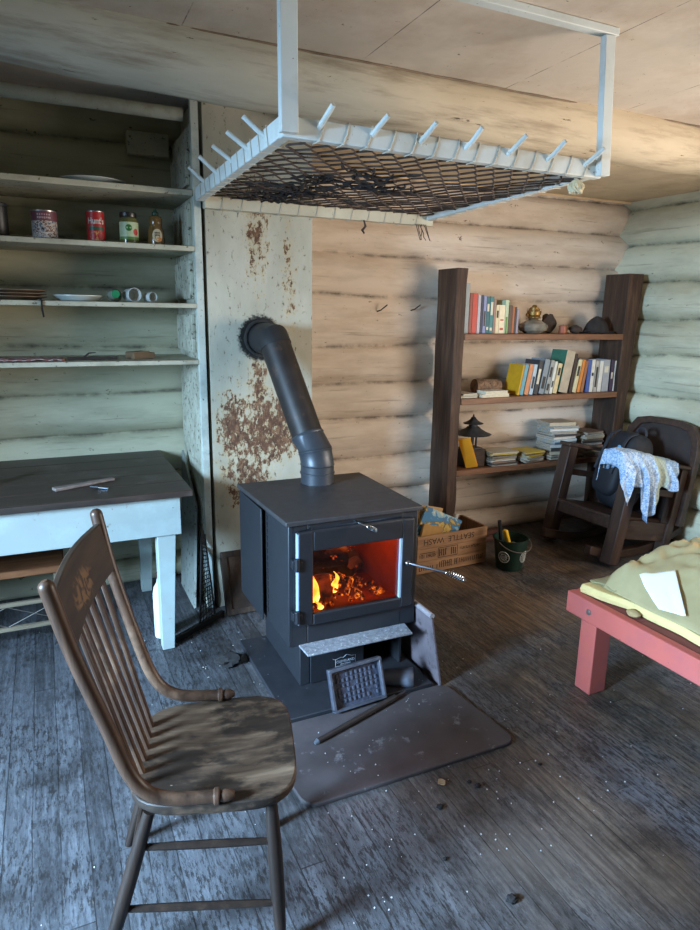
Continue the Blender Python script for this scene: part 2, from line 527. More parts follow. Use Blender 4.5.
def chimney_material():
    k = NT('peeling_chimney_paint'); v = k.coord(); X, Y, Z = k.xyz(v)[:3]
    c = k.noise(k.coord((1, 1, .5)), 3, 5)
    col = k.ramp(c, [(0.3, srgb(152, 147, 128)), (0.7, srgb(196, 191, 172))])
    fine = k.noise(k.coord((1.2, 1, .6)), 36, 8, 0.8)
    # peeled patches, thickest low down beside the stove and in a streak from the top
    def blob(cx, cz, rx, rz):
        a = k.math('DIVIDE', k.math('SUBTRACT', X, cx), rx); b = k.math('DIVIDE', k.math('SUBTRACT', Z, cz), rz)
        d = k.math('ADD', k.math('MULTIPLY', a, a), k.math('MULTIPLY', b, b))
        return k.mask(d, 1.0, 0.0)
    rough_n = k.noise(k.coord((1.15, 1, .7), loc=(3, 2, 2)), 24, 8, 0.76)
    z1 = k.math('MAXIMUM', blob(1.06, 0.96, 0.30, 0.26), k.math('MULTIPLY', blob(0.86, 0.98, .16, .28), .9))
    z2 = k.math('MAXIMUM', k.math('MULTIPLY', blob(0.99, 2.0, 0.10, 0.50), 0.72), k.math('MULTIPLY', blob(1.16, 1.75, 0.06, 0.40), 0.62))
    z3 = k.math('MULTIPLY', blob(0.92, 0.72, 0.22, 0.30), 0.85)
    z4 = k.math('MULTIPLY', blob(0.985, 1.18, 0.07, 0.3), 0.9)
    zone = k.math('MAXIMUM', k.math('MAXIMUM', z1, z2), k.math('MAXIMUM', z3, z4))
    wgt = k.math('ADD', rough_n, k.math('MULTIPLY', zone, 0.30))
    halo = k.mask(wgt, 0.60, 0.74)
    col = k.mix(k.math('MULTIPLY', halo, 0.75), col, srgb(188, 166, 124))
    peel = k.math('MULTIPLY', k.mask(wgt, 0.70, 0.715), k.mask(k.noise(k.coord((1, 1, .7), loc=(5, 5, 1)), 38, 6, 0.7), 0.40, 0.44))
    rust = k.ramp(fine, [(0.36, srgb(56, 40, 31)), (0.52, srgb(104, 72, 52)), (0.64, srgb(172, 134, 98))])
    col = k.mix(peel, col, rust)
    specks = k.mask(fine, 0.59, 0.605)
    col = k.mix(k.math('MULTIPLY', specks, 0.85), col, srgb(92, 78, 62))
    # soot ring round the flue hole
    dx = k.math('SUBTRACT', X, HOLE.x-0.012); dz = k.math('SUBTRACT', Z, HOLE.z)
    r = k.math('SQRT', k.math('ADD', k.math('MULTIPLY', dx, dx), k.math('MULTIPLY', dz, dz)))
    r = k.math('ADD', r, k.math('MULTIPLY', k.math('SUBTRACT', k.noise(k.coord(), 60, 8, 0.8), 0.5), 0.10))
    col = k.mix(k.mask(r, 0.122, 0.105), col, srgb(20, 18, 16))
    k.bump(k.math('SUBTRACT', k.math('MULTIPLY', fine, 0.3), k.math('ADD', peel, k.math('MULTIPLY', specks, .6))), 0.5, 0.006)
    return k.set(col, 0.82)


mb = MB().box(0.741, 1.283, 3.25, 3.80, 0, 2.54)
struct(mb.build('wall_chimney', chimney_material(), smooth=0), 'boxed chimney panel with peeling pale paint')


# ================================================================== SHELVING UNIT
m_mint = painted('mint_shelf_paint', (188, 184, 162), (96, 88, 72), 0.66, (140, 134, 112), 8)
m_mint_worn = painted('mint_shelf_worn', (190, 188, 168), (74, 66, 54), 0.63, (130, 124, 104), 10)
shelf_unit = thing('shelving_unit', 'built-in mint painted open shelves filling the log recess', 'shelves', (-0.2, 3.25, 0))
SHX0 = -1.35
SH = [(2.085, 2.112), (1.838, 1.862), (1.575, 1.598), (1.305, 1.328)]
for z0, z1 in SH:
    b = MB(); n = 24
    b.grid(lambda u, v, z=z1: Vector((SHX0+(0.686-SHX0)*u, 3.255+0.46*v, z+0.002*nz(u*9, v*2, z))), n, 3)
    b.box(SHX0, 0.686, 3.25, 3.72, z0, z1-0.001)
    b.build('shelf', m_mint, shelf_unit, bevel=0.003)
b = MB(); b.box(0.687, 0.708, 3.285, 3.75, 0.0, 2.40)
for z0, z1 in ((1.865, 2.06), (1.62, 1.80), (1.36, 1.545), (2.14, 2.30)): b.box(0.668, 0.687, 3.31, 3.70, z0, z1)
b.build('side_board', m_mint_worn, shelf_unit, bevel=0.003)
MB().box(SHX0-0.022, SHX0-0.001, 3.26, 3.75, 0.0, 2.40).build('side_board', m_mint_worn, shelf_unit, bevel=0.003)
b = MB(); b.bar((0.7045, 3.265, 0.0), (0.7045, 3.265, 2.555), 0.035, 0.030, (0, 1, 0))
b.build('post', painted('post_paint', (198, 204, 192), (80, 76, 66), 0.68, (140, 150, 144), 9), shelf_unit, bevel=0.002)
b = MB(); b.tube([(SHX0+(0.66-SHX0)*i/20, 3.30+.004*nz(i*.5, 1, 1), 2.447-0.008*i/20+.004*nz(i*.4, 2, 2)) for i in range(21)], 0.030, 12)
b.build('header_pole', painted('header_paint', (164, 166, 150), (100, 90, 74), 0.68, (130, 124, 106), 8), shelf_unit)
b = MB().box(0.46, 0.665, 3.69, 3.75, 2.33, 2.44); b.build('corner_block', m_mint, shelf_unit, bevel=0.004)

# ================================================================== WOOD STOVE
m_steel = plain('black_stove_steel', (34, 35, 39), 0.48, 0.12, 30, bump=0.05, spec=0.5)
m_top = plain('ash_dusted_stove_top', (54, 51, 52), 0.55, 0.25, 22, dirt=(140, 136, 132), dirt_at=0.655, bump=0.1)
m_iron = plain('cast_iron_black', (26, 28, 33), 0.5, 0.15, 40, bump=0.1)
m_ash = plain('pale_ash_coat', (120, 122, 128), 0.85, 0.35, 60, dirt=(206, 206, 208), dirt_at=0.58, bump=0.4)
m_chrome = plain('spring_wire_chrome', (205, 208, 212), 0.22, 0.05, 20, metal=1.0)
m_silver = plain('silver_emblem', (190, 196, 206), 0.35, 0.05, 30, metal=0.7)
m_seal = plain('pale_edge_paint', (150, 168, 190), 0.4, 0.1, 20)
m_brick = plain('fire_brick', (120, 60, 42), 0.9, 0.3, 12, bump=0.3)

stove = thing('wood_stove', 'black steel wood stove with glass door and a fire burning inside', 'stove', (1.09, 2.57, 0))
mb = MB()
mb.box(0.800, 0.815, 2.275, 2.865, 0.235, 0.752); mb.box(1.370, 1.385, 2.275, 2.865, 0.235, 0.752)
mb.box(0.815, 1.370, 2.850, 2.865, 0.235, 0.752); mb.box(0.815, 1.370, 2.290, 2.850, 0.235, 0.250); mb.box(0.815, 1.370, 2.290, 2.850, 0.737, 0.752)
mb.box(0.815, 0.880, 2.275, 2.290, 0.235, 0.752); mb.box(1.312, 1.370, 2.275, 2.290, 0.235, 0.752)
mb.box(0.880, 1.312, 2.275, 2.290, 0.235, 0.350); mb.box(0.880, 1.312, 2.275, 2.290, 0.672, 0.752)
mb.build('body', m_steel, stove, bevel=0.004)
MB().hexa([Vector(p) for p in ((0.787, 2.262, 0.753), (1.400, 2.262, 0.753), (1.408, 2.905, 0.753), (0.768, 2.905, 0.753), (0.787, 2.262, 0.773), (1.400, 2.262, 0.773), (1.408, 2.905, 0.773), (0.768, 2.905, 0.773))]).build('top_plate', m_top, stove, bevel=0.004)
mb = MB(); mb.box(0.776, 0.783, 2.555, 2.895, 0.235, 0.745)
for z in (0.3, 0.5, 0.7): mb.box(0.782, 0.801, 2.70, 2.72, z, z+0.02)
mb.build('heat_shield', m_steel, stove, bevel=0.002)
mb = MB()
for i in range(15): mb.box(0.796, 0.8005, 2.535, 2.547, 0.28+i*0.03, 0.30+i*0.03)
mb.build('vent_slots', plain('slot_black', (6, 6, 7), 0.9), stove)
# firebox: brick lined box behind the glass
mb = MB()
mb.box(0.862, 0.880, 2.291, 2.72, 0.335, 0.69); mb.box(1.312, 1.330, 2.291, 2.72, 0.335, 0.69)
mb.box(0.880, 1.312, 2.70, 2.72, 0.335, 0.69); mb.box(0.880, 1.312, 2.291, 2.70, 0.335, 0.352); mb.box(0.880, 1.312, 2.291, 2.70, 0.672, 0.69)
mb.build('firebox_lining', m_brick, stove)
# door
DY = 2.246
mb = MB()
outer = [(1.0915+x, 0.532+z) for x, z in rrect(0.522, 0.395, 0.012)]
def ring(mb, x0, x1, z0, z1, gx0, gx1, gz0, gz1, y0, y1):
    mb.box(x0, gx0, y0, y1, z0, z1); mb.box(gx1, x1, y0, y1, z0, z1); mb.box(gx0, gx1, y0, y1, z0, gz0); mb.box(gx0, gx1, y0, y1, gz1, z1)
ring(mb, 0.832, 1.353, 0.334, 0.729, 0.895, 1.297, 0.378, 0.646, DY, 2.274)
door = mb.build('door', m_iron, stove, bevel=0.006, seg=3)
gl = NT('stove_door_glass')
tr = gl.n('ShaderNodeBsdfTransparent'); tr.inputs['Color'].default_value = (0.93, 0.86, 0.8, 1)
gs = gl.n('ShaderNodeBsdfGlossy'); gs.inputs['Roughness'].default_value = 0.06; gs.inputs['Color'].default_value = (1, 1, 1, 1)
mx = gl.n('ShaderNodeMixShader'); fr_ = gl.n('ShaderNodeFresnel'); fr_.inputs['IOR'].default_value = 1.4
gl.l(fr_.outputs[0], mx.inputs[0]); gl.l(tr.outputs[0], mx.inputs[1]); gl.l(gs.outputs[0], mx.inputs[2])
gl.l(mx.outputs[0], gl.t.nodes['Material Output'].inputs['Surface'])
MB().box(0.893, 1.299, 2.262, 2.266, 0.376, 0.648).build('door_glass', gl.m, door, smooth=0)
mb = MB(); mb.box(1.289, 1.297, DY+0.001, 2.262, 0.379, 0.645); mb.build('glass_edge_clip', m_seal, door)
mb = MB(); mb.box(0.8295, 0.8335, DY+0.002, 2.272, 0.342, 0.722); mb.build('door_edge_trim', m_seal, door)
for z in (0.60, 0.378):
    mb = MB(); mb.tube([(0.824, DY-0.004, z-0.026), (0.824, DY-0.004, z+0.026)], 0.011, 10); mb.box(0.808, 0.828, DY-0.002, 2.275, z-0.018, z+0.018); mb.box(0.824, 0.846, DY-0.006, DY+0.004, z-0.012, z+0.012)
    mb.build('hinge', m_iron, stove, bevel=0.002)


def spring_grip(mb, a, b, r0, r1, turns=9):
    a, b = Vector(a), Vector(b); d = (b-a); L = d.length; d.normalize()
    s = d.cross(Vector((0, 0, 1))).normalized(); t = s.cross(d); pts = []
    for i in range(turns*12+1):
        u = i/(turns*12); r = r0+(r1-r0)*math.sin(PI*min(1, u*1.1)*0.9)**0.8
        pts.append(a+d*L*u+s*r*math.cos(u*turns*2*PI)+t*r*math.sin(u*turns*2*PI))
    mb.tube(pts, 0.0028, 5); mb.tube([a, a+d*L*0.5, b], 0.004, 6)


h0, h1, h2 = Vector((1.322, 2.24, 0.535)), Vector((1.445, 2.135, 0.513)), Vector((1.512, 2.085, 0.488))
MB().tube([(1.322, 2.252, 0.535), h0, (1.332, 2.228, 0.534), h1], 0.0055, 8).lathe([(0, 0), (0.011, 0), (0.012, 0.008), (0.008, 0.014), (0, 0.014)], (1.322, 2.246, 0.535), 12, Matrix.Rotation(PI/2, 4, 'X')).build('door_handle', plain('handle_rod', (112, 114, 120), 0.35, metal=0.9), door)
mb = MB(); spring_grip(mb, h1, h2, 0.005, 0.0125); mb.build('handle_spring_grip', m_chrome, door)
mb = MB(); mb.tube([(1.085, 2.275, 0.742), (1.088, 2.235, 0.742), (1.108, 2.195, 0.737)], 0.0035, 6); spring_grip(mb, (1.104, 2.203, 0.738), (1.128, 2.160, 0.729), 0.004, 0.0085, 6)
mb.build('damper_pull', m_chrome, stove)
# pedestal with an open ash bay, lip shelf, base plate
mb = MB()
mb.box(0.862, 0.874, 2.315, 2.79, 0.026, 0.234); mb.box(1.336, 1.348, 2.315, 2.79, 0.026, 0.234); mb.box(0.874, 1.336, 2.778, 2.79, 0.026, 0.234)
mb.box(0.874, 0.905, 2.315, 2.326, 0.026, 0.234); mb.box(0.905, 1.336, 2.315, 2.326, 0.205, 0.234)
mb.build('pedestal', m_steel, stove, bevel=0.003)
panel = MB().box(0.907, 1.155, 2.306, 2.318, 0.030, 0.203).build('ash_door', m_iron, stove, bevel=0.002)
lip = MB().hexa([Vector(p) for p in ((0.848, 2.185, 0.230), (1.325, 2.185, 0.230), (1.335, 2.274, 0.232), (0.842, 2.274, 0.232), (0.848, 2.185, 0.239), (1.325, 2.185, 0.239), (1.335, 2.274, 0.241), (0.842, 2.274, 0.241))])
lip.build('ash_lip', m_ash, stove, bevel=0.002)
MB().box(0.735, 1.392, 2.112, 2.80, 0.0, 0.025).build('base_plate', plain('blue_black_plate', (40, 40, 44), 0.5, 0.2, 14, dirt=(100, 102, 108), dirt_at=0.64), stove, bevel=0.003)
# emblem: mountain roof line over a framed word
EM = Matrix(((1, 0, 0, 1.068), (0, 0, 1, 2.306), (0, 1, 0, 0.107), (0, 0, 0, 1)))
def em(p): return EM @ Vector((p[0], p[1], -p[2]))
mb = MB()
frame_pts = [(-0.047, 0.010), (-0.047, -0.024), (0.047, -0.024), (0.047, 0.014), (0.028, 0.014), (0.004, 0.024), (-0.012, 0.012), (-0.022, 0.016), (-0.047, 0.010), (-0.060, 0.014)]
mb.tube([em((x, z, 0.001)) for x, z in frame_pts], 0.0013, 4)
em_o = mb.build('emblem', m_silver, panel)
for word, size, dz in (('CLEVELAND', 0.0158, -0.0045), ('IRON WORKS', 0.0075, -0.0175)):
    t = text_bm(word, size, 0.0006, 0.0003)
    bmesh.ops.transform(t.bm, matrix=Matrix(((1, 0, 0, 1.068), (0, 0, -1, 2.3055), (0, 1, 0, 0.107+dz), (0, 0, 0, 1))), verts=t.bm.verts)
    t.build('emblem_lettering', m_silver, panel, smooth=0)

# ---- fire inside the stove
m_char = NT('charred_log'); f_ = m_char.noise(m_char.coord((1, 1, 1)), 26, 6, 0.7)
m_char.set(m_char.ramp(f_, [(0.35, srgb(18, 13, 11)), (0.7, srgb(58, 40, 30))]), 0.9)
m_char.b.inputs['Emission Color'].default_value = (1.0, 0.13, 0.01, 1)
g_ = m_char.math('MULTIPLY', m_char.mask(m_char.noise(m_char.coord(loc=(2, 2, 2)), 15, 5, 0.7), 0.62, 0.75), 3.0)
m_char.l(g_, m_char.b.inputs['Emission Strength']); m_char.bump(f_, 0.6, 0.01)
m_ember = NT('glowing_ember'); f_ = m_ember.noise(m_ember.coord(), 34, 6, 0.75)
m_ember.set(srgb(40, 18, 10), 0.9)
m_ember.l(m_ember.ramp(f_, [(0.36, (0.25, 0.008, 0.0, 1)), (0.5, (1.0, 0.09, 0.005, 1)), (0.64, (1.0, 0.38, 0.05, 1))]), m_ember.b.inputs['Emission Color'])
m_ember.l(m_ember.math('MULTIPLY', m_ember.mask(f_, 0.47, 0.68), 2.3), m_ember.b.inputs['Emission Strength'])
m_flame = NT('flame'); f_ = m_flame.noise(m_flame.coord((1, 1, .5)), 22, 3)
m_flame.l(m_flame.ramp(f_, [(0.35, (1.0, 0.16, 0.01, 1)), (0.55, (1.0, 0.42, 0.06, 1)), (0.7, (1.0, 0.75, 0.3, 1))]), m_flame.b.inputs['Emission Color'])
m_flame.b.inputs['Emission Strength'].default_value = 5.0
m_flame.set((0.1, 0.03, 0.01, 1), 1.0)


def firelog(name, label, p0, p1, r, mat, seed, flat=0.85):
    mb = MB(); p0, p1 = Vector(p0), Vector(p1)
    pts = [p0.lerp(p1, i/10) for i in range(11)]
    mb.tube(pts, [r*(1+0.10*nz(i*0.8, seed, 1)) for i in range(11)], 12, flat=flat)
    for v in mb.bm.verts: v.co += Vector((nz(v.co.x*30, v.co.y*30, v.co.z*30+seed), nz(v.co.x*30, v.co.y*30+9, v.co.z*30), nz(v.co.x*30+4, v.co.y*30, v.co.z*30)))*0.006
    c = (p0+p1)/2
    o = mb.build(name, mat, loc=(c.x, c.y, min(p0.z, p1.z)-r))
    return tag(o, label, 'firewood')


firelog('firewood_log', 'big charred log lying across the top of the fire', (0.92, 2.44, 0.545), (1.105, 2.40, 0.552), 0.058, m_char.m, 1)
firelog('firewood_log', 'short burnt log end behind the glowing embers', (1.115, 2.42, 0.462), (1.190, 2.47, 0.475), 0.036, m_char.m, 2)
m_glowlog = NT('glowing_log'); f_ = m_glowlog.noise(m_glowlog.coord(), 18, 5, 0.7)
m_glowlog.set(srgb(70, 34, 20), 0.9); m_glowlog.b.inputs['Emission Color'].default_value = (1.0, 0.11, 0.008, 1)
m_glowlog.l(m_glowlog.math('MULTIPLY', m_glowlog.mask(f_, 0.40, 0.7), 0.5), m_glowlog.b.inputs['Emission Strength'])
firelog('firewood_log', 'upright glowing split log beside the bright flame', (0.998, 2.360, 0.364), (0.990, 2.40, 0.475), 0.037, m_glowlog.m, 3, 0.8)
firelog('firewood_log', 'glowing log in the corner of the firebox beneath the big log', (0.918, 2.38, 0.364), (0.920, 2.42, 0.455), 0.027, m_glowlog.m, 4, 0.8)
firelog('firewood_log', 'charred log lying flat at the back of the fire', (0.91, 2.55, 0.46), (1.24, 2.60, 0.44), 0.055, m_char.m, 6)
mb = MB()
for i in range(150):
    x = 0.915+0.36*random.random(); y = 2.325+0.32*random.random(); h = 0.353+0.055*max(0, 1-abs((x-1.08)/0.09)**2)*random.random()+0.018*random.random()
    s = 0.004+0.008*random.random()
    r = Euler((random.random()*6, random.random()*6, 0)).to_matrix().to_4x4()
    mb.box(-s, s, -s*.8, s*.8, -s*.7, s*.7, Matrix.Translation((x, y, max(h, 0.354+s*1.7))) @ r)
tag(mb.build('ember_bed', m_ember.m, smooth=0, loc=(1.09, 2.48, 0.352)), 'bed of glowing orange embers under the burning logs', 'embers', kind='stuff')
fl_n = 0
for x, y, z, h, r, lab in ((0.950, 2.375, 0.36, 0.165, 0.025, 'tallest yellow flame between the upright logs'), (1.060, 2.42, 0.37, 0.105, 0.020, 'low orange flame over the embers under the short log'),
                           (0.93, 2.47, 0.55, 0.105, 0.042, 'orange flame licking up behind the big log'), (1.03, 2.50, 0.56, 0.10, 0.035, 'thin orange flame above the big log'), (0.955, 2.325, 0.355, 0.04, 0.014, 'small flame at the foot of the upright log')):
    mb = MB()
    prof = [(0.0, 0), (0.8, 0.08), (1.0, 0.22), (0.75, 0.45), (0.42, 0.68), (0.2, 0.86), (0, 1.0)]
    mb.lathe([(max(a*r, 0.0002), b*h) for a, b in prof], (0, 0, 0), 10)
    for v in mb.bm.verts:
        k = v.co.z/h; v.co.x += 0.02*k*math.sin(k*5+x*40); v.co.y += 0.012*k*math.cos(k*4+x*30)
    o = mb.build('flame', m_flame.m, world=False, loc=(0, 0, 0)); o.location = (x, y, z); W[o.name] = Matrix.Translation((x, y, z))
    tag(o, lab, 'flame')
ld = bpy.data.lights.new('fire_glow', 'POINT'); ld.energy = 4.6; ld.color = (1.0, 0.20, 0.04); ld.shadow_soft_size = 0.05
lo = bpy.data.objects.new('fire_glow', ld); lo.location = (1.10, 2.40, 0.60); COL.objects.link(lo)

# ---- stovepipe
pipe = thing('stovepipe', 'black stovepipe bending from stove top into the chimney panel', 'stovepipe', (1.13, 2.79, 0.773))
m_blue = plain('blued_pipe_steel', (66, 69, 74), 0.42, 0.15, 8, metal=0.4)
m_flue = plain('rusty_black_flue', (44, 38, 35), 0.5, 0.3, 10, metal=0.25, dirt=(70, 54, 44), dirt_at=0.58)
A0, A1 = Vector((1.13, 2.79, 0.774)), Vector((1.13, 2.79, 0.86))
B0, B1 = Vector((1.108, 2.862, 0.99)), Vector((1.030, 3.095, 1.405))
dirn = (B1-B0).normalized(); R_ = 0.079
mb = MB(); mb.lathe([(R_, 0), (R_, 0.045), (R_+.004, 0.047), (R_+.004, 0.053), (R_, 0.055), (R_, 0.088)], A0, 28); mb.build('collar', m_blue, pipe)
def gore(p0, d0, p1, d1, r0, r1, mat, nm):
    d0, d1 = Vector(d0).normalized(), Vector(d1).normalized()
    mb = MB(); q0, q1 = [], []
    ax = Vector((1, 0, 0))
    rings = []
    for p, d, r in ((p0, d0, r0), (p0+d0*0.006, d0, r0+.003), (p0+d0*0.012, d0, r0), (p1-d1*0.010, d1, r1), (p1-d1*.004, d1, r1+.003), (p1+d1*.004, d1, r1)):
        s = (ax-d*ax.dot(d)).normalized(); t = d.cross(s)
        rings.append([mb.bm.verts.new(p+s*r*math.cos(2*PI*k/28)+t*r*math.sin(2*PI*k/28)) for k in range(28)])
    for a, b in zip(rings, rings[1:]):
        for k in range(28): mb.face([a[k], a[(k+1) % 28], b[(k+1) % 28], b[k]])
    return mb.build(nm, mat, pipe)
mid_d = (Vector((0, 0, 1))+dirn).normalized()
G0 = A1-Vector((0, 0, 0.002)); G1 = Vector((1.125, 2.806, 0.925)); G2 = B0
gore(G0, (0, 0, 1), G1, mid_d, R_, R_, m_blue, 'elbow_section')
gore(G1, mid_d, G2, dirn, R_, R_-.001, m_blue, 'elbow_section')
mb = MB(); mb.tube([B0-dirn*.02, B0, B0+dirn*.3, B1], R_-.004, 28); mb.build('flue_pipe', m_flue, pipe)
mb = MB(); mb.tube([B1-dirn*0.01, B1+dirn*0.03, Vector((1.014, 3.165, 1.43)), HOLE+Vector((0, 0.03, 0))], [R_-.001, R_+.001, R_, R_-.002], 28); mb.build('wall_elbow', plain('sooty_elbow', (34, 32, 32), 0.6, 0.25, 10), pipe)
mb = MB()
mb.tube([HOLE+Vector((0.088*math.cos(a*PI/12), -0.004, 0.088*math.sin(a*PI/12))) for a in range(24)], [0.010+0.006*nz(a*1.3, 2, 4) for a in range(24)], 8, closed=True)
mb.build('thimble_ring', plain('sooty_mortar', (40, 36, 32), 0.9, 0.5, 40, bump=0.6), pipe)

# ---- hearth sheet and the tools
mb = MB(); mb.prism([(1.045+x, 1.885+y) for x, y in rrect(0.845, 0.436, 0.05, 6)], lambda u, v, t: Vector((u, v, t)), 0.0, 0.016)
for v in mb.bm.verts: v.co.x += (v.co.y-1.885)*-0.09
hearth = mb.build('hearth_plate', plain('dusty_hearth_iron', (72, 65, 66), 0.6, 0.22, 7, dirt=(116, 112, 114), dirt_at=0.58, bump=0.12), bevel=0.004, loc=(1.045, 1.885, 0))
tag(hearth, 'dusty dark hearth sheet with rounded corners lying before the stove', 'hearth plate')
# iron tray leaning on the ash lip front
o0 = Vector((0.917, 2.083, 0.0245)); tu = Vector((0.231, 0.012, 0.004)).normalized(); tv = Vector((-0.040, 0.052, 0.150)).normalized(); tv = (tv-tu*tv.dot(tu)).normalized(); tn = tu.cross(tv)
MT = Matrix(((tu.x, tv.x, tn.x, o0.x), (tu.y, tv.y, tn.y, o0.y), (tu.z, tv.z, tn.z, o0.z), (0, 0, 0, 1)))
tray = thing('ash_tray_pan', 'small shallow black iron tray with raised rim leaning below the stove', 'tray', M=MT)
MB().box(0, 0.236, 0, 0.168, -0.010, -0.004).build('pan', plain('tray_iron', (58, 62, 76), 0.45, 0.25, 60, bump=0.6, dirt=(100, 104, 116), dirt_at=0.6), tray, world=False)
mb = MB()
for a in ((0, 0.236, 0, 0.010), (0, 0.236, 0.158, 0.168), (0, 0.010, 0.01, 0.158), (0.226, 0.236, 0.01, 0.158)): mb.box(a[0], a[1], a[2], a[3], -0.012, 0.018)
mb.build('rim', plain('worn_rim_iron', (92, 94, 104), 0.4, 0.25, 40, metal=0.4), tray, world=False, bevel=0.002)
mb = MB()
for i in range(9):
    for j in range(6):
        if random.random() < 0.75: mb.box(0.035+i*0.021, 0.042+i*0.021, 0.026+j*0.02, 0.040+j*0.02, -0.004, 0.0005)
mb.build('raised_pattern', plain('tray_pattern_iron', (78, 80, 92), 0.45, 0.2, 40), tray, world=False)
# bar
bar_o = thing('iron_poker', 'dark iron poker lying on the hearth sheet', 'poker', (1.0, 2.02, 0.017))
MB().tube([(0.792, 1.945, 0.027), (0.95, 1.995, 0.029), (1.19, 2.076, 0.029)], [0.010, 0.0115, 0.0125], 10).build('shaft', plain('poker_iron', (46, 38, 36), 0.6, 0.25, 25), bar_o)
MB().tube([(0.780, 1.941, 0.025), (0.794, 1.9457, 0.027)], [0.006, 0.0106], 10).build('tip', plain('bright_worn_tip', (150, 160, 175), 0.35, metal=0.8), bar_o)
MB().tube([(1.19, 2.076, 0.029), (1.245, 2.093, 0.029)], [0.007, 0.006], 8).build('stub', plain('poker_iron', (46, 38, 36)), bar_o)
# ash shovel: rolled scoop lying in the bay
shov = thing('ash_shovel', 'rounded grey steel ash scoop lying in the dark bay under the stove', 'shovel', (1.26, 2.19, 0.026))
mb = MB()
def scoop(u, v):
    a = PI*(0.02+0.96*u); r = 0.042+0.016*v
    c = Vector((1.165, 2.235, 0.0)).lerp(Vector((1.318, 2.155, 0.0)), v)
    sd = Vector((0.46, 0.88, 0))
    return c+sd*(-r*math.cos(a))+Vector((0, 0, 0.0275+r*1.0*math.sin(a)))
mb.grid(scoop, 16, 6)
mb.build('scoop', plain('grey_scoop_steel', (92, 96, 106), 0.42, 0.15, 20, metal=0.5), shov, solid=0.002)
MB().tube([(1.175, 2.230, 0.064), (1.10, 2.262, 0.058), (1.02, 2.285, 0.05)], 0.008, 8).build('handle', m_iron, shov)
# panel leaning against the stove's side
pn = thing('leaning_metal_panel', 'dusty steel panel with a rolled top edge leaning against the stove side', 'metal panel', (1.41, 2.2, 0))
mb = MB(); mb.hexa([Vector(p) for p in ((1.425, 2.108, 0.0), (1.437, 2.108, 0.0), (1.437, 2.46, 0.0), (1.425, 2.46, 0.0), (1.392, 2.150, 0.312), (1.402, 2.150, 0.312), (1.402, 2.42, 0.312), (1.392, 2.42, 0.312))])
mb.build('sheet', plain('dusty_grey_sheet', (104, 94, 98), 0.55, 0.25, 12, dirt=(70, 60, 60), dirt_at=0.55), pn, bevel=0.002)
MB().tube([(1.398, 2.150, 0.316), (1.398, 2.42, 0.316)], 0.012, 12).build('rolled_edge', plain('worn_grey_edge', (150, 142, 144), 0.45, 0.2, 20), pn)

# ================================================================== WOODEN CHAIR
CF = Vector((0.966, -0.259, 0)); CL = Vector((0.259, 0.966, 0)); CO = Vector((0.319, 1.499, 0))
MC = Matrix(((CF.x, CL.x, 0, CO.x), (CF.y, CL.y, 0, CO.y), (0, 0, 1, 0), (0, 0, 0, 1)))
chair = thing('wooden_chair', 'worn brown spindle-back wooden chair standing alone before the hearth', 'chair', M=MC)
m_chair = wood('worn_chair_wood', (92, 66, 50), (34, 24, 19), 'Z', 3.0, 0.40, (134, 104, 82), 0.62)
m_chair_leg = wood('shaded_chair_leg_wood', (52, 38, 30), (22, 16, 13), 'Z', 3.0, 0.45, (98, 74, 58), 0.68)  # chair wood darkened in its colour for the shade on the legs
m_seat = NT('worn_chair_seat'); g_ = m_seat.noise(m_seat.coord((0.14, 1, 1)), 30, 6, 0.65, 0.5)
c_ = m_seat.ramp(g_, [(0.25, srgb(44, 33, 26)), (0.5, srgb(82, 64, 50)), (0.78, srgb(124, 102, 82))])
w_ = m_seat.noise(m_seat.coord((0.8, 1.4, 1), loc=(4, 1, 0)), 7, 6, 0.65)
c_ = m_seat.mix(m_seat.math('MULTIPLY', m_seat.mask(w_, 0.47, 0.56), 0.85), c_, srgb(32, 25, 21))
s_ = m_seat.noise(m_seat.coord((.5, 1, 1), loc=(1, 5, 0)), 42, 6, 0.8)
c_ = m_seat.mix(m_seat.mask(s_, 0.70, 0.73), c_, srgb(178, 160, 136))
m_seat.bump(g_, 0.3, 0.004); m_seat.set(c_, 0.55, 0, 0.35)
# dished seat
def seat_outline(a):
    c, s = math.cos(a), math.sin(a); n = 4.2
    r = (abs(c)**n+abs(s)**n)**(-1/n)
    x, y = 0.203*r*c+0.004, 0.222*r*s
    y *= 1-0.10*(0.2-x)/0.4
    return x, y
mb = MB(); NR, NA = 9, 64; rings = []
for k in range(NR+1):
    f = k/NR; row = []
    for a in range(NA):
        x, y = seat_outline(2*PI*a/NA); x *= f; y *= f
        dish = -0.013*(1-f**3)*(1-0.5*max(0, x)/0.2)+0.004*max(0, x/0.2)*(1-abs(y)/0.22)
        row.append(mb.bm.verts.new((x, y, 0.452+dish)) if k else None)
    rings.append(row)
cv = mb.bm.verts.new((0, 0, 0.439))
for a in range(NA): mb.face([cv, rings[1][a], rings[1][(a+1) % NA]])
for k in range(1, NR):
    for a in range(NA): mb.face([rings[k][a], rings[k+1][a], rings[k+1][(a+1) % NA], rings[k][(a+1) % NA]])
lo1 = []; lo2 = []
for a in range(NA):
    x, y = seat_outline(2*PI*a/NA)
    lo1.append(mb.bm.verts.new((x*1.005, y*1.005, 0.432))); lo2.append(mb.bm.verts.new((x*0.95, y*0.95, 0.415)))
for a in range(NA):
    b = (a+1) % NA
    mb.face([rings[NR][a], lo1[a], lo1[b], rings[NR][b]]); mb.face([lo1[a], lo2[a], lo2[b], lo1[b]])
mb.face(lo2[::-1])
mb.build('seat', m_seat.m, chair, world=False, smooth=50, bevel=0.004)


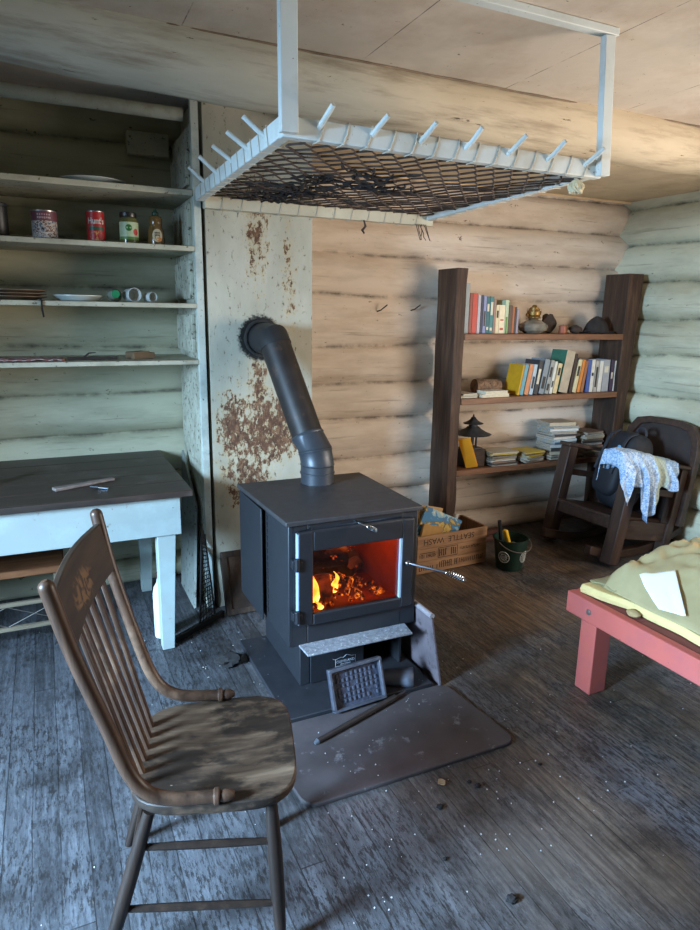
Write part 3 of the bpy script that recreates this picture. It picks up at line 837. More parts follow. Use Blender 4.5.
def bez(pts, n):
    """Catmull-Rom through the points"""
    P = [Vector(p) for p in pts]; P = [P[0]*2-P[1]]+P+[P[-1]*2-P[-2]]; out = []
    for i in range(1, len(P)-2):
        for k in range(n):
            t = k/n; a, b, c, d = P[i-1:i+3]
            out.append(0.5*((2*b)+(c-a)*t+(2*a-5*b+4*c-d)*t*t+(3*b-a-3*c+d)*t**3))
    out.append(P[-2]); return out


for sy in (-1, 1):
    y = 0.208*sy; yt = 0.243*sy
    path = bez([(-0.302, yt, 1.02), (-0.268, yt*.93, 0.86), (-0.212, y, 0.66), (-0.178, y, 0.552), (-0.140, y, 0.497), (-0.085, y, 0.474), (0.005, y, 0.468)], 6)
    rs = [0.0165 if i < len(path)-4 else 0.0155 for i in range(len(path))]
    cap = [Vector((-0.3055, yt*1.004, 1.036)), Vector((-0.3045, yt*1.003, 1.032)), Vector((-0.3035, yt*1.001, 1.027))]
    mb = MB(); mb.tube(cap+path, [0.006, 0.012, 0.0155]+rs, 14); pst = mb.build('back_post', m_chair, chair, world=False)
    mb = MB(); M_ = Matrix.Translation((0.004, y, 0.468)) @ Matrix.Rotation(PI/2, 4, 'Y')
    mb.lathe([(0.0, 0), (0.0155, 0.0), (0.020, 0.004), (0.020, 0.012), (0.013, 0.016), (0.015, 0.024), (0.014, 0.036), (0.008, 0.048), (0, 0.050)], (0, 0, 0), 14, M_)
    mb.build('turned_end', m_chair, pst, world=False)
# crest board, curved backward, with pressed decoration
m_crest = NT('crest_board_wood'); g_ = m_crest.noise(m_crest.coord((1, .15, 1)), 40, 6, 0.6)
X_, Y_, Z_ = m_crest.xyz(m_crest.coord())[:3]
c_ = m_crest.ramp(g_, [(0.3, srgb(44, 33, 27)), (0.7, srgb(74, 58, 46))])
da = m_crest.math('DIVIDE', m_crest.math('ADD', Y_, 0.03), 0.11); db = m_crest.math('DIVIDE', m_crest.math('SUBTRACT', Z_, 0.925), 0.045)
m_ = m_crest.mask(m_crest.math('ADD', m_crest.math('MULTIPLY', da, da), m_crest.math('MULTIPLY', db, db)), 1.0, 0.4)
p_ = m_crest.noise(m_crest.coord(), 24, 3, 0.5, 2.0)
c_ = m_crest.mix(m_crest.math('MULTIPLY', m_, m_crest.math('MULTIPLY', m_crest.mask(p_, 0.46, 0.56), 0.7)), c_, srgb(140, 106, 72))
m_crest.set(c_, 0.5)
mb = MB(); NY = 20
def crest(u, t, top):
    y = (-0.225+0.450*u)*(1 if top else 0.955); cur = -0.014*math.sin(PI*u)
    zc = 1.000+0.006*math.sin(PI*u) if top else 0.872
    x = -0.298+(1.0-zc)*0.235+cur+t
    return Vector((x, y, zc))
ro = [[mb.bm.verts.new(crest(k/NY, t, tp)) for k in range(NY+1)] for t, tp in ((-0.008, 0), (0.008, 0), (0.008, 1), (-0.008, 1))]
for i in range(4):
    for k in range(NY): mb.face([ro[i][k], ro[i][k+1], ro[(i+1) % 4][k+1], ro[(i+1) % 4][k]])
mb.face([r[0] for r in ro]); mb.face([r[-1] for r in ro][::-1])
cr_o = mb.build('crest_rail', m_crest.m, chair, world=False, bevel=0.003)
mb = MB()
for a in range(7):
    an = math.radians(20+a*24); c = Vector((0, -0.03, 0.925)); d = Vector((0, math.cos(an), math.sin(an)))
    def on(p): u = (p.y+0.222)/0.444; return Vector((-0.298+(1.0-p.z)*0.235-0.020*math.sin(PI*u)+0.0088, p.y, p.z))
    mb.tube([on(c+d*0.035), on(c+d*0.055)], 0.0012, 4)
mb.build('pressed_rays', plain('pressed_ray_wood', (160, 134, 104), 0.5), cr_o, world=False)
for i in range(6):
    y = -0.118+i*0.0472
    u = (y*1.12+0.198)/0.396
    top = Vector((-0.298+0.13*0.235-0.020*math.sin(PI*u), y*1.12, 0.876)); bot = Vector((-0.172, y*0.98, 0.445))
    mb = MB(); pts = [bot.lerp(top, k/6) for k in range(7)]
    mb.bar(bot, top, 0.019, 0.011, (1, 0, 0), 0.024, 0.010)
    mb.build('spindle', m_chair, chair, world=False, bevel=0.003)
legs = {}
for sx, sy in ((1, -1), (1, 1), (-1, -1), (-1, 1)):
    top = Vector((0.142*sx-0.004, 0.172*sy, 0.418)); foot = Vector((0.158 if sx > 0 else -0.272, 0.196*sy, 0.0))
    pts = [foot.lerp(top, k/8) for k in range(9)]
    MB().tube(pts, [0.0125, 0.0145, 0.0165, 0.018, 0.0185, 0.0185, 0.0175, 0.016, 0.014], 12).build('leg', m_chair_leg, chair, world=False)
    legs[(sx, sy)] = (top, foot)
def lp(k, z): t, f = legs[k]; return f.lerp(t, z/0.418)
for sy in (-1, 1):
    for z0, z1, in ((0.325, 0.30), (0.165, 0.125)):
        MB().tube([lp((-1, sy), z0).lerp(lp((1, sy), z1), k/4) for k in range(5)], [0.0075, 0.0095, 0.010, 0.0095, 0.0075], 8).build('stretcher', m_chair_leg, chair, world=False)
for sx, z in ((1, 0.235), (-1, 0.24), (1, 0.11)):
    MB().tube([lp((sx, -1), z).lerp(lp((sx, 1), z), k/4) for k in range(5)], [0.0075, 0.0095, 0.010, 0.0095, 0.0075], 8).build('stretcher', m_chair_leg, chair, world=False)

# ================================================================== WHITE TABLE
m_blue_paint = painted('pale_blue_table_paint', (158, 168, 164), (120, 110, 92), 0.70, (168, 184, 180), 6, grime=0.12)
m_ttop = wood('dark_table_top', (72, 58, 50), (32, 26, 23), 'X', 4.0, 0.50, (104, 94, 88), 0.66, spec=0.5)
table = thing('work_table', 'pale blue painted table with a dark worn wooden top below the shelves', 'table', (-0.2, 3.3, 0))
TX0 = -1.05
mb = MB()
for i in range(5): mb.box(TX0, 0.546, 2.825+i*0.187, 2.825+(i+1)*0.187-0.002, 0.757, 0.785)
mb.build('tabletop', m_ttop, table, bevel=0.003)
mb = MB(); mb.box(TX0+0.04, 0.497, 2.868, 2.890, 0.572, 0.757); mb.box(TX0+.04, 0.497, 3.68, 3.70, 0.572, 0.757); mb.box(0.475, 0.497, 2.890, 3.68, 0.572, 0.757); mb.box(TX0+.04, TX0+.06, 2.89, 3.68, .572, .757)
mb.build('apron', m_blue_paint, table, bevel=0.002)
for x, y in ((0.4325, 2.92), (0.4325, 3.635), (TX0+0.09, 2.92), (TX0+.09, 3.635)):
    s = 0.042
    q = lambda h, c, z: [Vector((c[0]-h, c[1]-h, z)), Vector((c[0]+h, c[1]-h, z)), Vector((c[0]+h, c[1]+h, z)), Vector((c[0]-h, c[1]+h, z))]
    dx = 0.012 if x > 0 else -0.012
    MB().hexa(q(0.028, (x-dx*1.2, y), 0)+q(0.042, (x, y), 0.60)).build('leg', m_blue_paint, table, bevel=0.003)
m_split = wood('grey_split_wood', (150, 136, 128), (90, 78, 72), 'X', 7, 0.7)
mb = MB(); mb.bar((-0.015, 3.025, 0.793), (0.243, 3.128, 0.793), 0.042, 0.014, (0, 0, 1), 0.026, 0.012)
tag(mb.build('wood_splinter', m_split, bevel=0.003, loc=(0.12, 3.08, 0.786)), 'long grey splinter of wood lying on the dark table top', 'wood piece')
kn = thing('pocket_tool', 'small dull steel hand tool beside the grey splinter on the table', 'tool', (0.16, 2.995, 0.786))
MB().tube([(0.135, 3.022, 0.792), (0.168, 2.998, 0.792)], 0.006, 8).build('handle', m_iron, kn)
MB().bar((0.168, 2.998, 0.792), (0.205, 2.975, 0.790), 0.012, 0.003).build('blade', plain('dull_steel', (150, 156, 164), 0.35, metal=0.8), kn)
roll = thing('paper_roll', 'end of a white paper roll standing on the table by the frame edge', 'paper roll', (-0.262, 3.25, 0.786))
MB().lathe([(0.010, 0), (0.028, 0), (0.028, 0.075), (0.010, 0.075), (0.010, 0)], (-0.262, 3.25, 0.7862), 18).build('paper', plain('dull_white_paper', (176, 176, 172), 0.85, 0.08), roll)

# low bench with orange-brown top under the table
bench = thing('low_bench', 'low orange-brown plank bench with wire braces under the table', 'bench', (-0.5, 3.28, 0))
m_orange = wood('orange_bench_wood', (170, 112, 72), (112, 66, 40), 'X', 4, 0.6)
m_rail = wood('pale_rail_wood', (150, 134, 110), (96, 84, 68), 'X', 4, 0.7)
MB().box(-1.0, 0.0, 3.18, 3.42, 0.350, 0.385).build('seat', m_orange, bench, bevel=0.004)
for z in (0.205, 0.085): MB().box(-1.0, -0.02, 3.190, 3.208, z, z+0.020).build('rail', m_rail, bench, bevel=0.002)
for x in (-0.985, -0.035):
    for y in (3.209, 3.385): MB().box(x-0.015, x+0.015, y, y+0.028, 0, 0.349).build('leg', m_rail, bench, bevel=0.002)
mb = MB()
for k in range(4):
    x = -0.95+k*0.23
    mb.tube([(x, 3.199, 0.105), (x+0.23, 3.199, 0.205)], 0.002, 4); mb.tube([(x, 3.197, 0.205), (x+0.23, 3.197, 0.105)], 0.002, 4)
mb.build('wire_brace', plain('grey_wire', (120, 112, 104), 0.5, metal=0.5), bench)
bot = thing('plastic_bottle', 'white plastic bottle with a dark cap behind the table leg', 'bottle', (0.415, 3.05, 0))
MB().lathe([(0, 0.002), (0.034, 0.002), (0.036, 0.01), (0.036, 0.225), (0.030, 0.258), (0.015, 0.285), (0.013, 0.305), (0, 0.305)], (0.412, 3.04, 0), 20).build('bottle_body', plain('white_bottle_plastic', (214, 222, 222), 0.4, 0.06, 10), bot)
MB().lathe([(0.0165, 0), (0.0165, 0.026), (0.0, 0.028)], (0.412, 3.04, 0.3055), 16).build('cap', plain('dark_red_cap', (64, 26, 24), 0.5), bot)

# things stood against the end of the shelves
gb = thing('grey_board', 'wide grey board leaning upright on the end of the shelves beside the table', 'board', (0.62, 3.45, 0))
MB().hexa([Vector(p) for p in ((0.615, 3.28, 0), (0.628, 3.28, 0), (0.628, 3.64, 0), (0.615, 3.64, 0), (0.652, 3.33, 0.56), (0.664, 3.32, 0.56), (0.664, 3.64, 0.80), (0.652, 3.64, 0.80))]).build('plank', painted('grey_board_paint', (132, 136, 128), (70, 64, 56), 0.64, (104, 106, 98), 7), gb, bevel=0.002)
gs_ = thing('mesh_screen', 'black expanded metal screen on a dark floor rail leaning beside the shelves', 'screen', (0.62, 3.1, 0))
mb = MB(); mb.bar((0.455, 2.945, 0.014), (0.742, 3.145, 0.014), 0.022, 0.028); mb.build('rail', plain('screen_rail_black', (26, 24, 24), 0.6), gs_, bevel=0.002)
sa, sb, sc_ = Vector((0.600, 3.045, 0.028)), Vector((0.690, 3.108, 0.028)), Vector((0.664, 3.235, 0.485))
mb = MB()
N_ = 22
def tri(u, v):      # v up
    return sa.lerp(sc_, v).lerp(sb.lerp(sc_+Vector((0.016, 0.012, -0.06)), v), u)
for k in range(N_):
    v = k/N_
    mb.tube([tri(0, v), tri(1, min(1, v+0.05))], 0.0028, 4)
for k in range(6):
    mb.tube([tri(k/5, 0), tri(k/5, 1)], 0.0022 if 0 < k < 5 else 0.005, 4)
mb.build('mesh', plain('screen_mesh_black', (44, 42, 44), 0.5, metal=0.3), gs_)
wb = thing('broken_slat', 'broken pale blue board end standing behind the black mesh screen', 'board', (0.70, 3.19, 0))
MB().prism([(0, 0.36), (0.045, 0.33), (0.050, 0.06), (0.034, 0.0), (0.010, 0.06), (0.0, 0.12)], lambda u, v, t: Vector((0.668+u*0.9, 3.212+t+v*0.05, v+0.001)), 0, 0.012).build('slat', m_blue_paint, wb, bevel=0.001)
fr = thing('dark_framed_panel', 'dark brown framed wooden panel leaning on the chimney behind the stove', 'panel', (0.84, 3.12, 0))
m_frame = wood('dark_frame_wood', (84, 66, 54), (40, 30, 25), 'Z', 5, 0.55)
FM = Matrix.Translation((0.755, 3.105, 0.0)) @ Matrix.Rotation(math.radians(-20), 4, 'X')
mb = MB()
for a in ((0, 0.26, 0, 0.03), (0, 0.26, 0.305, 0.335), (0, 0.03, 0.03, 0.305), (0.23, 0.26, 0.03, 0.305)): mb.box(a[0], a[1], 0.0, 0.022, a[2]+.008, a[3]+.008, FM)
mb.build('frame', m_frame, fr, bevel=0.003)
MB().box(0.03, 0.23, 0.010, 0.016, 0.038, 0.313, FM).build('panel_field', wood('carved_panel_wood', (74, 58, 48), (34, 26, 22), 'Z', 3, 0.6, (100, 76, 60), 0.5), fr)

# ================================================================== SHELF GOODS
def curved_patch(cx, cy, r, a0, a1, z0, z1, n=12):
    mb = MB(); mb.grid(lambda u, v: Vector((cx+r*math.sin(a0+(a1-a0)*u), cy-r*math.cos(a0+(a1-a0)*u), z0+(z1-z0)*v)), n, 2); return mb
def curved_disc(cx, cy, r, ac, zc, rx, rz):
    mb = MB(); c = mb.bm.verts.new((cx+r*math.sin(ac), cy-r*math.cos(ac), zc)); ring = []
    for k in range(24):
        an = ac+rx/r*math.cos(2*PI*k/24); ring.append(mb.bm.verts.new((cx+r*math.sin(an), cy-r*math.cos(an), zc+rz*math.sin(2*PI*k/24))))
    for k in range(24): mb.face([c, ring[k], ring[(k+1) % 24]])
    return mb
def wrap_text(body, size, cx, cy, r, ac, zc, sx=1.0):
    t = text_bm(body, size, 0.0, 0.0011)
    bmesh.ops.triangulate(t.bm, faces=t.bm.faces)
    for v in t.bm.verts:
        an = ac+v.co.x*sx/r; v.co = Vector((cx+r*math.sin(an), cy-r*math.cos(an), zc+v.co.y))
    return t
def hidden_mix(name, cols, scale=60):
    k = NT(name); f = k.noise(k.coord(), scale, 4, 0.6)
    st = [(0.30+0.4*i/len(cols), srgb(*c)) for i, c in enumerate(cols)]
    MATS[name] = k.set(k.ramp(f, st, True), 0.5); return k.m
m_tin = plain('tin_rim', (168, 168, 166), 0.35, 0.1, metal=0.8)
SZ = 1.8635
# bean tin
bn = thing('bean_tin', 'bean tin with purple-brown top band and picture label on the upper can shelf', 'tin', (0.045, 3.40, SZ))
c = (0.045, 3.40)
MB().lathe([(0.052, 0), (0.054, 0.003), (0.053, 0.006), (0.053, 0.122), (0.054, 0.125), (0.050, 0.126), (0.048, 0.122), (0, 0.122)], (*c, SZ), 28).build('tin_body', m_tin, bn)
curved_patch(*c, 0.0535, -PI*.9, PI*.9, SZ+0.080, SZ+0.120, 36).build('top_band', plain('purple_brown_label', (112, 62, 74), 0.45, 0.1), bn)
curved_patch(*c, 0.0535, -PI*.9, PI*.9, SZ+0.006, SZ+0.080, 36).build('picture_label', hidden_mix('bean_label_picture', [(40, 34, 36), (120, 128, 138), (190, 180, 174), (104, 66, 48), (206, 196, 188)], 48), bn)
mb = MB()
for zz, n_, w in ((0.106, 6, 0.004), (0.093, 8, 0.005)):
    for i in range(n_):
        a0 = -0.55+i*(1.1/n_); q = curved_patch(*c, 0.0539, a0, a0+0.09, SZ+zz-w*(.6+.5*random.random()), SZ+zz+w*.7, 2)
        me = bpy.data.meshes.new('t'); q.bm.to_mesh(me); mb.bm.from_mesh(me); bpy.data.meshes.remove(me); q.bm.free()
mb.build('faded_script', plain('faded_pink_print', (196, 170, 176), 0.5), bn)
curved_disc(*c, 0.0539, 0.10, SZ+0.020, 0.030, 0.012).build('white_panel', plain('label_white', (214, 206, 200), 0.5), bn)
# tomato sauce tin
c = (0.262, 3.40)
hu = thing('sauce_tin', 'tall red tomato sauce tin with white lettering and green band', 'tin', (*c, SZ))
MB().lathe([(0.038, 0), (0.040, 0.003), (0.039, 0.006), (0.039, 0.136), (0.040, 0.139), (0.037, 0.140), (0.035, 0.136), (0, 0.136)], (*c, SZ), 26).build('tin_body', m_tin, hu)
curved_patch(*c, 0.0395, -PI*.95, PI*.95, SZ+0.006, SZ+0.135, 36).build('red_label', plain('red_label', (170, 34, 38), 0.4, 0.1), hu)
curved_patch(*c, 0.0398, -0.95, 0.95, SZ+0.054, SZ+0.070, 14).build('green_band', plain('green_label_band', (38, 88, 66), 0.4), hu)
wrap_text("Hunt's", 0.037, *c, 0.0400, -0.02, SZ+0.094, 0.80).build('lettering', plain('label_white', (214, 206, 200)), hu, smooth=0)
curved_disc(*c, 0.0398, 0.0, SZ+0.029, 0.033, 0.020).build('label_picture', hidden_mix('sauce_picture', [(150, 40, 30), (196, 120, 60), (206, 170, 110), (176, 50, 38), (214, 186, 140)], 90), hu)
# green-label jar
c = (0.408, 3.40)
jr = thing('glass_jar', 'squat glass jar with a white and green label and black lid', 'jar', (*c, SZ))
MB().lathe([(0.040, 0), (0.044, 0.004), (0.045, 0.02), (0.045, 0.10), (0.040, 0.115), (0.036, 0.122), (0, 0.122)], (*c, SZ), 26).build('jar_body', plain('jar_olive_glass', (92, 92, 56), 0.15, 0.25, 30), jr)
MB().lathe([(0.038, 0), (0.039, 0.002), (0.039, 0.020), (0.036, 0.023), (0, 0.023)], (*c, SZ+0.1222), 24).build('lid', plain('black_jar_lid', (34, 32, 32), 0.35), jr)
curved_patch(*c, 0.0455, -1.25, 1.25, SZ+0.022, SZ+0.100, 18).build('jar_label', plain('green_white_label', (176, 196, 160), 0.45, 0.12, 40), jr)
curved_patch(*c, 0.0458, -1.2, 1.2, SZ+0.022, SZ+0.034, 18).build('label_edge', plain('leaf_green', (88, 132, 64), 0.45), jr)
curved_disc(*c, 0.0459, -0.10, SZ+0.074, 0.015, 0.015).build('green_seal', plain('seal_green', (44, 110, 44), 0.45), jr)
curved_disc(*c, 0.0459, 0.62, SZ+0.056, 0.013, 0.015).build('red_fruit', plain('fruit_red', (186, 48, 46), 0.45), jr)
# honey bear style squeeze bottle
c = (0.532, 3.39)
hb = thing('honey_bottle', 'waisted amber honey bottle with an oval label and green cap', 'bottle', (*c, SZ))
MB().lathe([(0.034, 0), (0.038, 0.004), (0.040, 0.03), (0.037, 0.07), (0.029, 0.088), (0.031, 0.104), (0.033, 0.120), (0.027, 0.134), (0.014, 0.138), (0, 0.138)], (*c, SZ), 24).build('bottle_body', plain('amber_honey', (112, 84, 46), 0.2, 0.3, 40), hb)
MB().lathe([(0.016, 0), (0.016, 0.014), (0.008, 0.020), (0.006, 0.030), (0, 0.031)], (*c, SZ+0.1382), 16).build('cap', plain('dark_green_cap', (30, 66, 48), 0.45), hb)
curved_disc(*c, 0.0405, 0.0, SZ+0.046, 0.024, 0.030).build('oval_label', plain('cream_label', (206, 192, 160), 0.5), hb)
mb = MB()
for zz in (0.058, 0.047):
    for i in range(4):
        q = curved_patch(*c, 0.0408, -0.30+i*0.15, -0.20+i*0.15, SZ+zz-.004, SZ+zz+.004, 2); me = bpy.data.meshes.new('t'); q.bm.to_mesh(me); mb.bm.from_mesh(me); bpy.data.meshes.remove(me); q.bm.free()
mb.build('label_print', plain('dark_label_print', (66, 52, 40), 0.6), hb)
curved_disc(*c, 0.0407, 0.18, SZ+0.028, 0.014, 0.010).build('orange_print', plain('label_orange', (206, 128, 50), 0.5), hb)
c = (-0.148, 3.40)
bc = thing('black_canister', 'plain black canister cut by the edge beside the bean tin', 'canister', (*c, SZ))
MB().lathe([(0.046, 0), (0.048, 0.003), (0.048, 0.128), (0.046, 0.130), (0, 0.130)], (*c, SZ), 24).build('canister_body', plain('black_canister_paint', (24, 24, 25), 0.45), bc)
MB().lathe([(0.049, 0), (0.049, 0.012), (0.046, 0.015), (0, 0.015)], (*c, SZ+0.1302), 24).build('lid', m_iron, bc)


def plate(name, label, x, y, z, r, mat, tilt=0.0, cat='plate', h=0.02, group=None):
    o = MB().lathe([(0.0, 0.004), (r*0.6, 0.003), (r*0.68, 0.0), (r*0.72, 0.003), (r, h), (r, h+0.003), (r*0.7, 0.009), (0, 0.008)], (0, 0, 0), 36).build(name, mat, loc=(0, 0, 0))
    o.location = (x, y, z); W[o.name] = Matrix.Translation((x, y, z))
    return tag(o, label, cat, group)
m_enamel = plain('white_enamel', (214, 222, 220), 0.3, 0.05, 8)
plate('enamel_plate', 'large white enamel plate lying on the topmost mint shelf', 0.265, 3.415, 2.1145, 0.145, m_enamel, h=0.018)
m_tray = plain('brown_tray', (112, 92, 72), 0.5, 0.15, 8)
for i in range(3):
    plate('shallow_tray', ['lowest brown tray of the stack on the middle shelf', 'middle brown tray of the stack on the shelf below the tins', 'topmost brown tray of the stack on the shelf below the tins'][i], -0.115, 3.42, 1.6005+i*0.014, 0.145, m_tray, cat='tray', h=0.012, group='stacked brown trays')
plate('white_plate', 'white plate turned on the shelf below the tins beside the bottle', 0.165, 3.42, 1.6005, 0.112, m_enamel, h=0.022)
# bottle lying down with green cap, mug, small cup
gb2 = thing('lying_bottle', 'clear bottle lying with its green cap forward on the shelf below the tins', 'bottle', (0.322, 3.42, 1.60))
Mx = Matrix.Rotation(PI/2, 4, 'X')
MB().lathe([(0, 0), (0.018, 0.0), (0.030, 0.03), (0.031, 0.14), (0.026, 0.145), (0, 0.145)], (0.312, 3.36, 1.6315), 20, Matrix.Rotation(-PI/2, 4, 'X') @ Matrix.Rotation(0.2, 4, 'Y')).build('bottle_body', plain('dull_bottle_plastic', (128, 132, 118), 0.25, 0.3, 20), gb2)
MB().lathe([(0.0, 0), (0.018, 0.0), (0.019, 0.004), (0.019, 0.018), (0, 0.018)], (0.325, 3.342, 1.6345), 18, Matrix.Rotation(-PI/2, 4, 'X')).build('cap', plain('bright_green_cap', (34, 128, 84), 0.4), gb2)
def cup(name, label, x, y, z, r, h, rz):
    t = thing(name, label, 'cup', (x, y, z-r))
    M_ = Matrix.Rotation(rz, 4, 'Z') @ Matrix.Rotation(PI/2, 4, 'X')
    MB().lathe([(0, -h), (r*0.86, -h), (r*.9, -h+.004), (r, 0), (r*0.93, 0.001), (r*0.84, -h+0.012), (0, -h+0.010)], (x, y, z), 22, M_).build('cup_body', plain('white_cup_glaze', (200, 204, 200), 0.3, 0.05), t)
    pts = []
    for k in range(9):
        a = -PI/2+PI*k/8; pts.append(Vector((x, y, z))+M_ @ Vector(((r*.92+r*0.55*math.cos(a)), 0, -h*0.5+h*0.28*math.sin(a))))
    MB().tube(pts, r*0.11, 8).build('handle', plain('white_cup_glaze', (200, 204, 200)), t)
cup('white_mug', 'white mug lying on its side with its mouth facing out', 0.412, 3.345, 1.6325, 0.033, 0.085, 0.25)
cup('small_cup', 'small white cup lying beside the larger mug near the shelf end', 0.498, 3.36, 1.624, 0.0245, 0.05, 0.5)
mb = MB(); mb.tube([(0.0, 3.30, 1.601), (0.003, 3.25, 1.603), (0.005, 3.243, 1.595), (0.004, 3.243, 1.56), (0.008, 3.243, 1.525)], 0.004, 6)
tag(mb.build('dark_strap', plain('dark_strap_cloth', (30, 26, 26), 0.9), loc=(0.004, 3.27, 1.599)), 'dark strap end hanging over the edge below the trays', 'strap')
# lowest shelf goods
L4 = 1.3295
ck = NT('red_check_cloth'); chx = ck.n('ShaderNodeTexChecker'); chx.inputs['Scale'].default_value = 55; chx.inputs['Color1'].default_value = srgb(150, 84, 84); chx.inputs['Color2'].default_value = srgb(186, 170, 164); ck.l(ck.coord(), chx.inputs['Vector']); ck.set(chx.outputs[0], 0.9)
mb = MB(); mb.grid(lambda u, v: Vector((-0.42+0.50*u, 3.265+0.20*v, L4+0.005+0.012*abs(nz(u*7, v*4, 1))*(0.4+math.sin(PI*u)))), 30, 10)
tag(mb.build('check_cloth', ck.m, solid=0.003, loc=(-0.17, 3.36, L4)), 'folded red and white checked cloth on the lowest mint shelf', 'cloth')
sk = thing('dark_twig', 'dark knobbly stick lying on the lowest shelf beside the checked cloth', 'stick', (0.19, 3.3, L4))
MB().tube([(0.09+0.22*i/10, 3.30+0.006*nz(i*.9, 1, 1), L4+0.010+0.003*nz(i*.8, 2, 2)) for i in range(11)], [0.007+0.003*nz(i*1.7, 5, 2) for i in range(11)], 8).build('stick', plain('dark_twig_bark', (42, 34, 30), 0.9, 0.4, 30), sk)
MB().tube([(0.16, 3.30, L4+.012), (0.185, 3.29, L4+.034), (0.215, 3.285, L4+.037)], [.005, .004, .002], 6).build('side_twig', plain('dark_twig_bark', (42, 34, 30)), sk)
bx = thing('cardboard_packet', 'small brown cardboard packet on the lowest shelf near its end', 'packet', (0.42, 3.36, L4))
BM_ = Matrix.Translation((0.425, 3.38, L4+0.0005)) @ Matrix.Rotation(0.35, 4, 'Z')
MB().box(-0.055, 0.055, -0.045, 0.045, 0, 0.030, BM_).build('box', plain('brown_card', (104, 82, 58), 0.8, 0.15), bx, bevel=0.002)
MB().hexa([BM_ @ Vector(p) for p in ((-0.054, -0.045, 0.0305), (0.03, -0.045, 0.0305), (0.03, 0.045, 0.0305), (-0.054, 0.045, 0.0305), (-0.05, -0.042, 0.034), (0.026, -0.046, 0.038), (0.026, 0.042, 0.036), (-0.05, 0.042, 0.034))]).build('flap', plain('brown_card_flap', (120, 96, 70), 0.8), bx)

# ================================================================== HANGING RACK
m_rackw = painted('white_rack_paint', (214, 220, 216), (120, 104, 84), 0.70, (190, 190, 178), 7, grime=0.12)
rack = thing('drying_rack', 'white wooden drying rack with pegs and wire netting hung from the ceiling', 'drying rack', (1.33, 2.6, 2.08))
MB().box(0.690, 1.948, 1.985, 2.022, 2.068, 2.128).build('front_rail', m_rackw, rack, bevel=0.004)
MB().hexa([Vector(p) for p in ((0.690, 2.023, 2.072), (0.728, 2.023, 2.072), (0.728, 3.215, 2.058), (0.690, 3.215, 2.058), (0.690, 2.023, 2.132), (0.728, 2.023, 2.132), (0.728, 3.215, 2.118), (0.690, 3.215, 2.118))]).build('side_rail', m_rackw, rack, bevel=0.004)
MB().hexa([Vector(p) for p in ((1.910, 2.023, 2.072), (1.946, 2.023, 2.072), (1.962, 3.205, 2.055), (1.926, 3.205, 2.055), (1.910, 2.023, 2.118), (1.946, 2.023, 2.118), (1.962, 3.205, 2.098), (1.926, 3.205, 2.098))]).build('side_rail', m_rackw, rack, bevel=0.004)
MB().box(0.729, 1.972, 3.206, 3.248, 2.030, 2.086).build('rear_rail', painted('cream_rear_rail', (206, 200, 176), (120, 104, 84), 0.68, (180, 170, 146), 7), rack, bevel=0.004)
MB().bar((0.703, 1.970, 2.075), (0.700, 1.970, 2.558), 0.054, 0.028, (0, 1, 0)).build('hanger', m_rackw, rack, bevel=0.003)
MB().bar((1.938, 1.970, 2.072), (1.902, 1.970, 2.532), 0.046, 0.028, (0, 1, 0)).build('hanger', m_rackw, rack, bevel=0.003)
MB().box(0.732, 1.94, 1.955, 1.995, 2.533, 2.559).build('ceiling_bar', m_rackw, rack, bevel=0.003)
pegs = []
for x in (0.805, 0.985, 1.160, 1.335, 1.51, 1.685, 1.860):
    MB().tube([(x, 2.003, 2.098), (x+0.006, 1.955, 2.122), (x+0.012+0.008*random.random(), 1.912, 2.146+.010*random.random())], [0.0085, 0.0085, 0.008], 10).build('peg', m_rackw, rack)
for i, y in enumerate((2.17, 2.36, 2.57, 2.80, 3.02)):
    MB().tube([(0.709, y, 2.100-0.008*i/4), (0.668, y+0.008, 2.128), (0.622+0.008*random.random(), y+0.016, 2.158+.010*random.random())], [0.0085, 0.0085, 0.008], 10).build('peg', m_rackw, rack)
# wire netting, sagging
m_net = plain('sooty_wire_netting', (74, 62, 56), 0.85, 0.45, 30, bump=0.4)
def netz(x, y):
    u = (x-0.74)/1.19; v = (y-2.025)/1.18; u = min(1, max(0, u)); v = min(1, max(0, v))
    return 2.074+0.006*v-0.016*math.sin(PI*u)*math.sin(PI*v)+0.010*nz(x*5, y*5, 1)
mb = MB(); NX = 30; SPX = 1.182/NX; DW, DG = 0.018, 0.034
for i in range(NX):
    pts = []; y = 2.024; sg = 0.5 if i % 2 == 0 else -0.5
    while y < 3.204:
        for dy in (0.0, DW):
            yy = min(3.206, y+dy); xx = 0.735+SPX*(i+0.5+sg*0.97)
            xx += 0.010*nz(xx*4, yy*4, 3)+0.004*nz(xx*40, yy*40, 4); xx = min(1.918+0.016*(yy-2.02)/1.2, max(0.731, xx))
            pts.append((xx, yy, netz(xx, yy)+0.003*nz(xx*30, yy*30, 7)))
        y += DW+DG; sg = -sg
    mb.tube(pts, 0.0038, 4)
mb.build('wire_netting', m_net, rack, smooth=0)
mb = MB()
for (cx, cy, n) in ((1.02, 2.62, 16), (1.05, 2.85, 18), (1.30, 2.40, 14), (0.98, 3.02, 14), (1.16, 2.42, 8)):
    for k in range(n):
        p = Vector((cx+0.10*nz(k*3.1, cx, 1), cy+0.14*nz(k*2.3, cy, 5), 0)); pts = []
        a = random.random()*2*PI
        for q in range(7):
            p = p+Vector((math.cos(a), math.sin(a), 0))*0.026; a += random.uniform(-0.9, 0.9)
            x = min(1.92, max(0.75, p.x)); y = min(3.19, max(2.04, p.y)); pts.append((x, y, netz(x, y)-0.004+0.014*nz(x*30, y*30, k)))
        mb.tube(pts, 0.0042, 4)
mb.build('tangled_netting', plain('black_tangled_netting', (38, 34, 33), 0.9, 0.4, 30), rack, smooth=0)
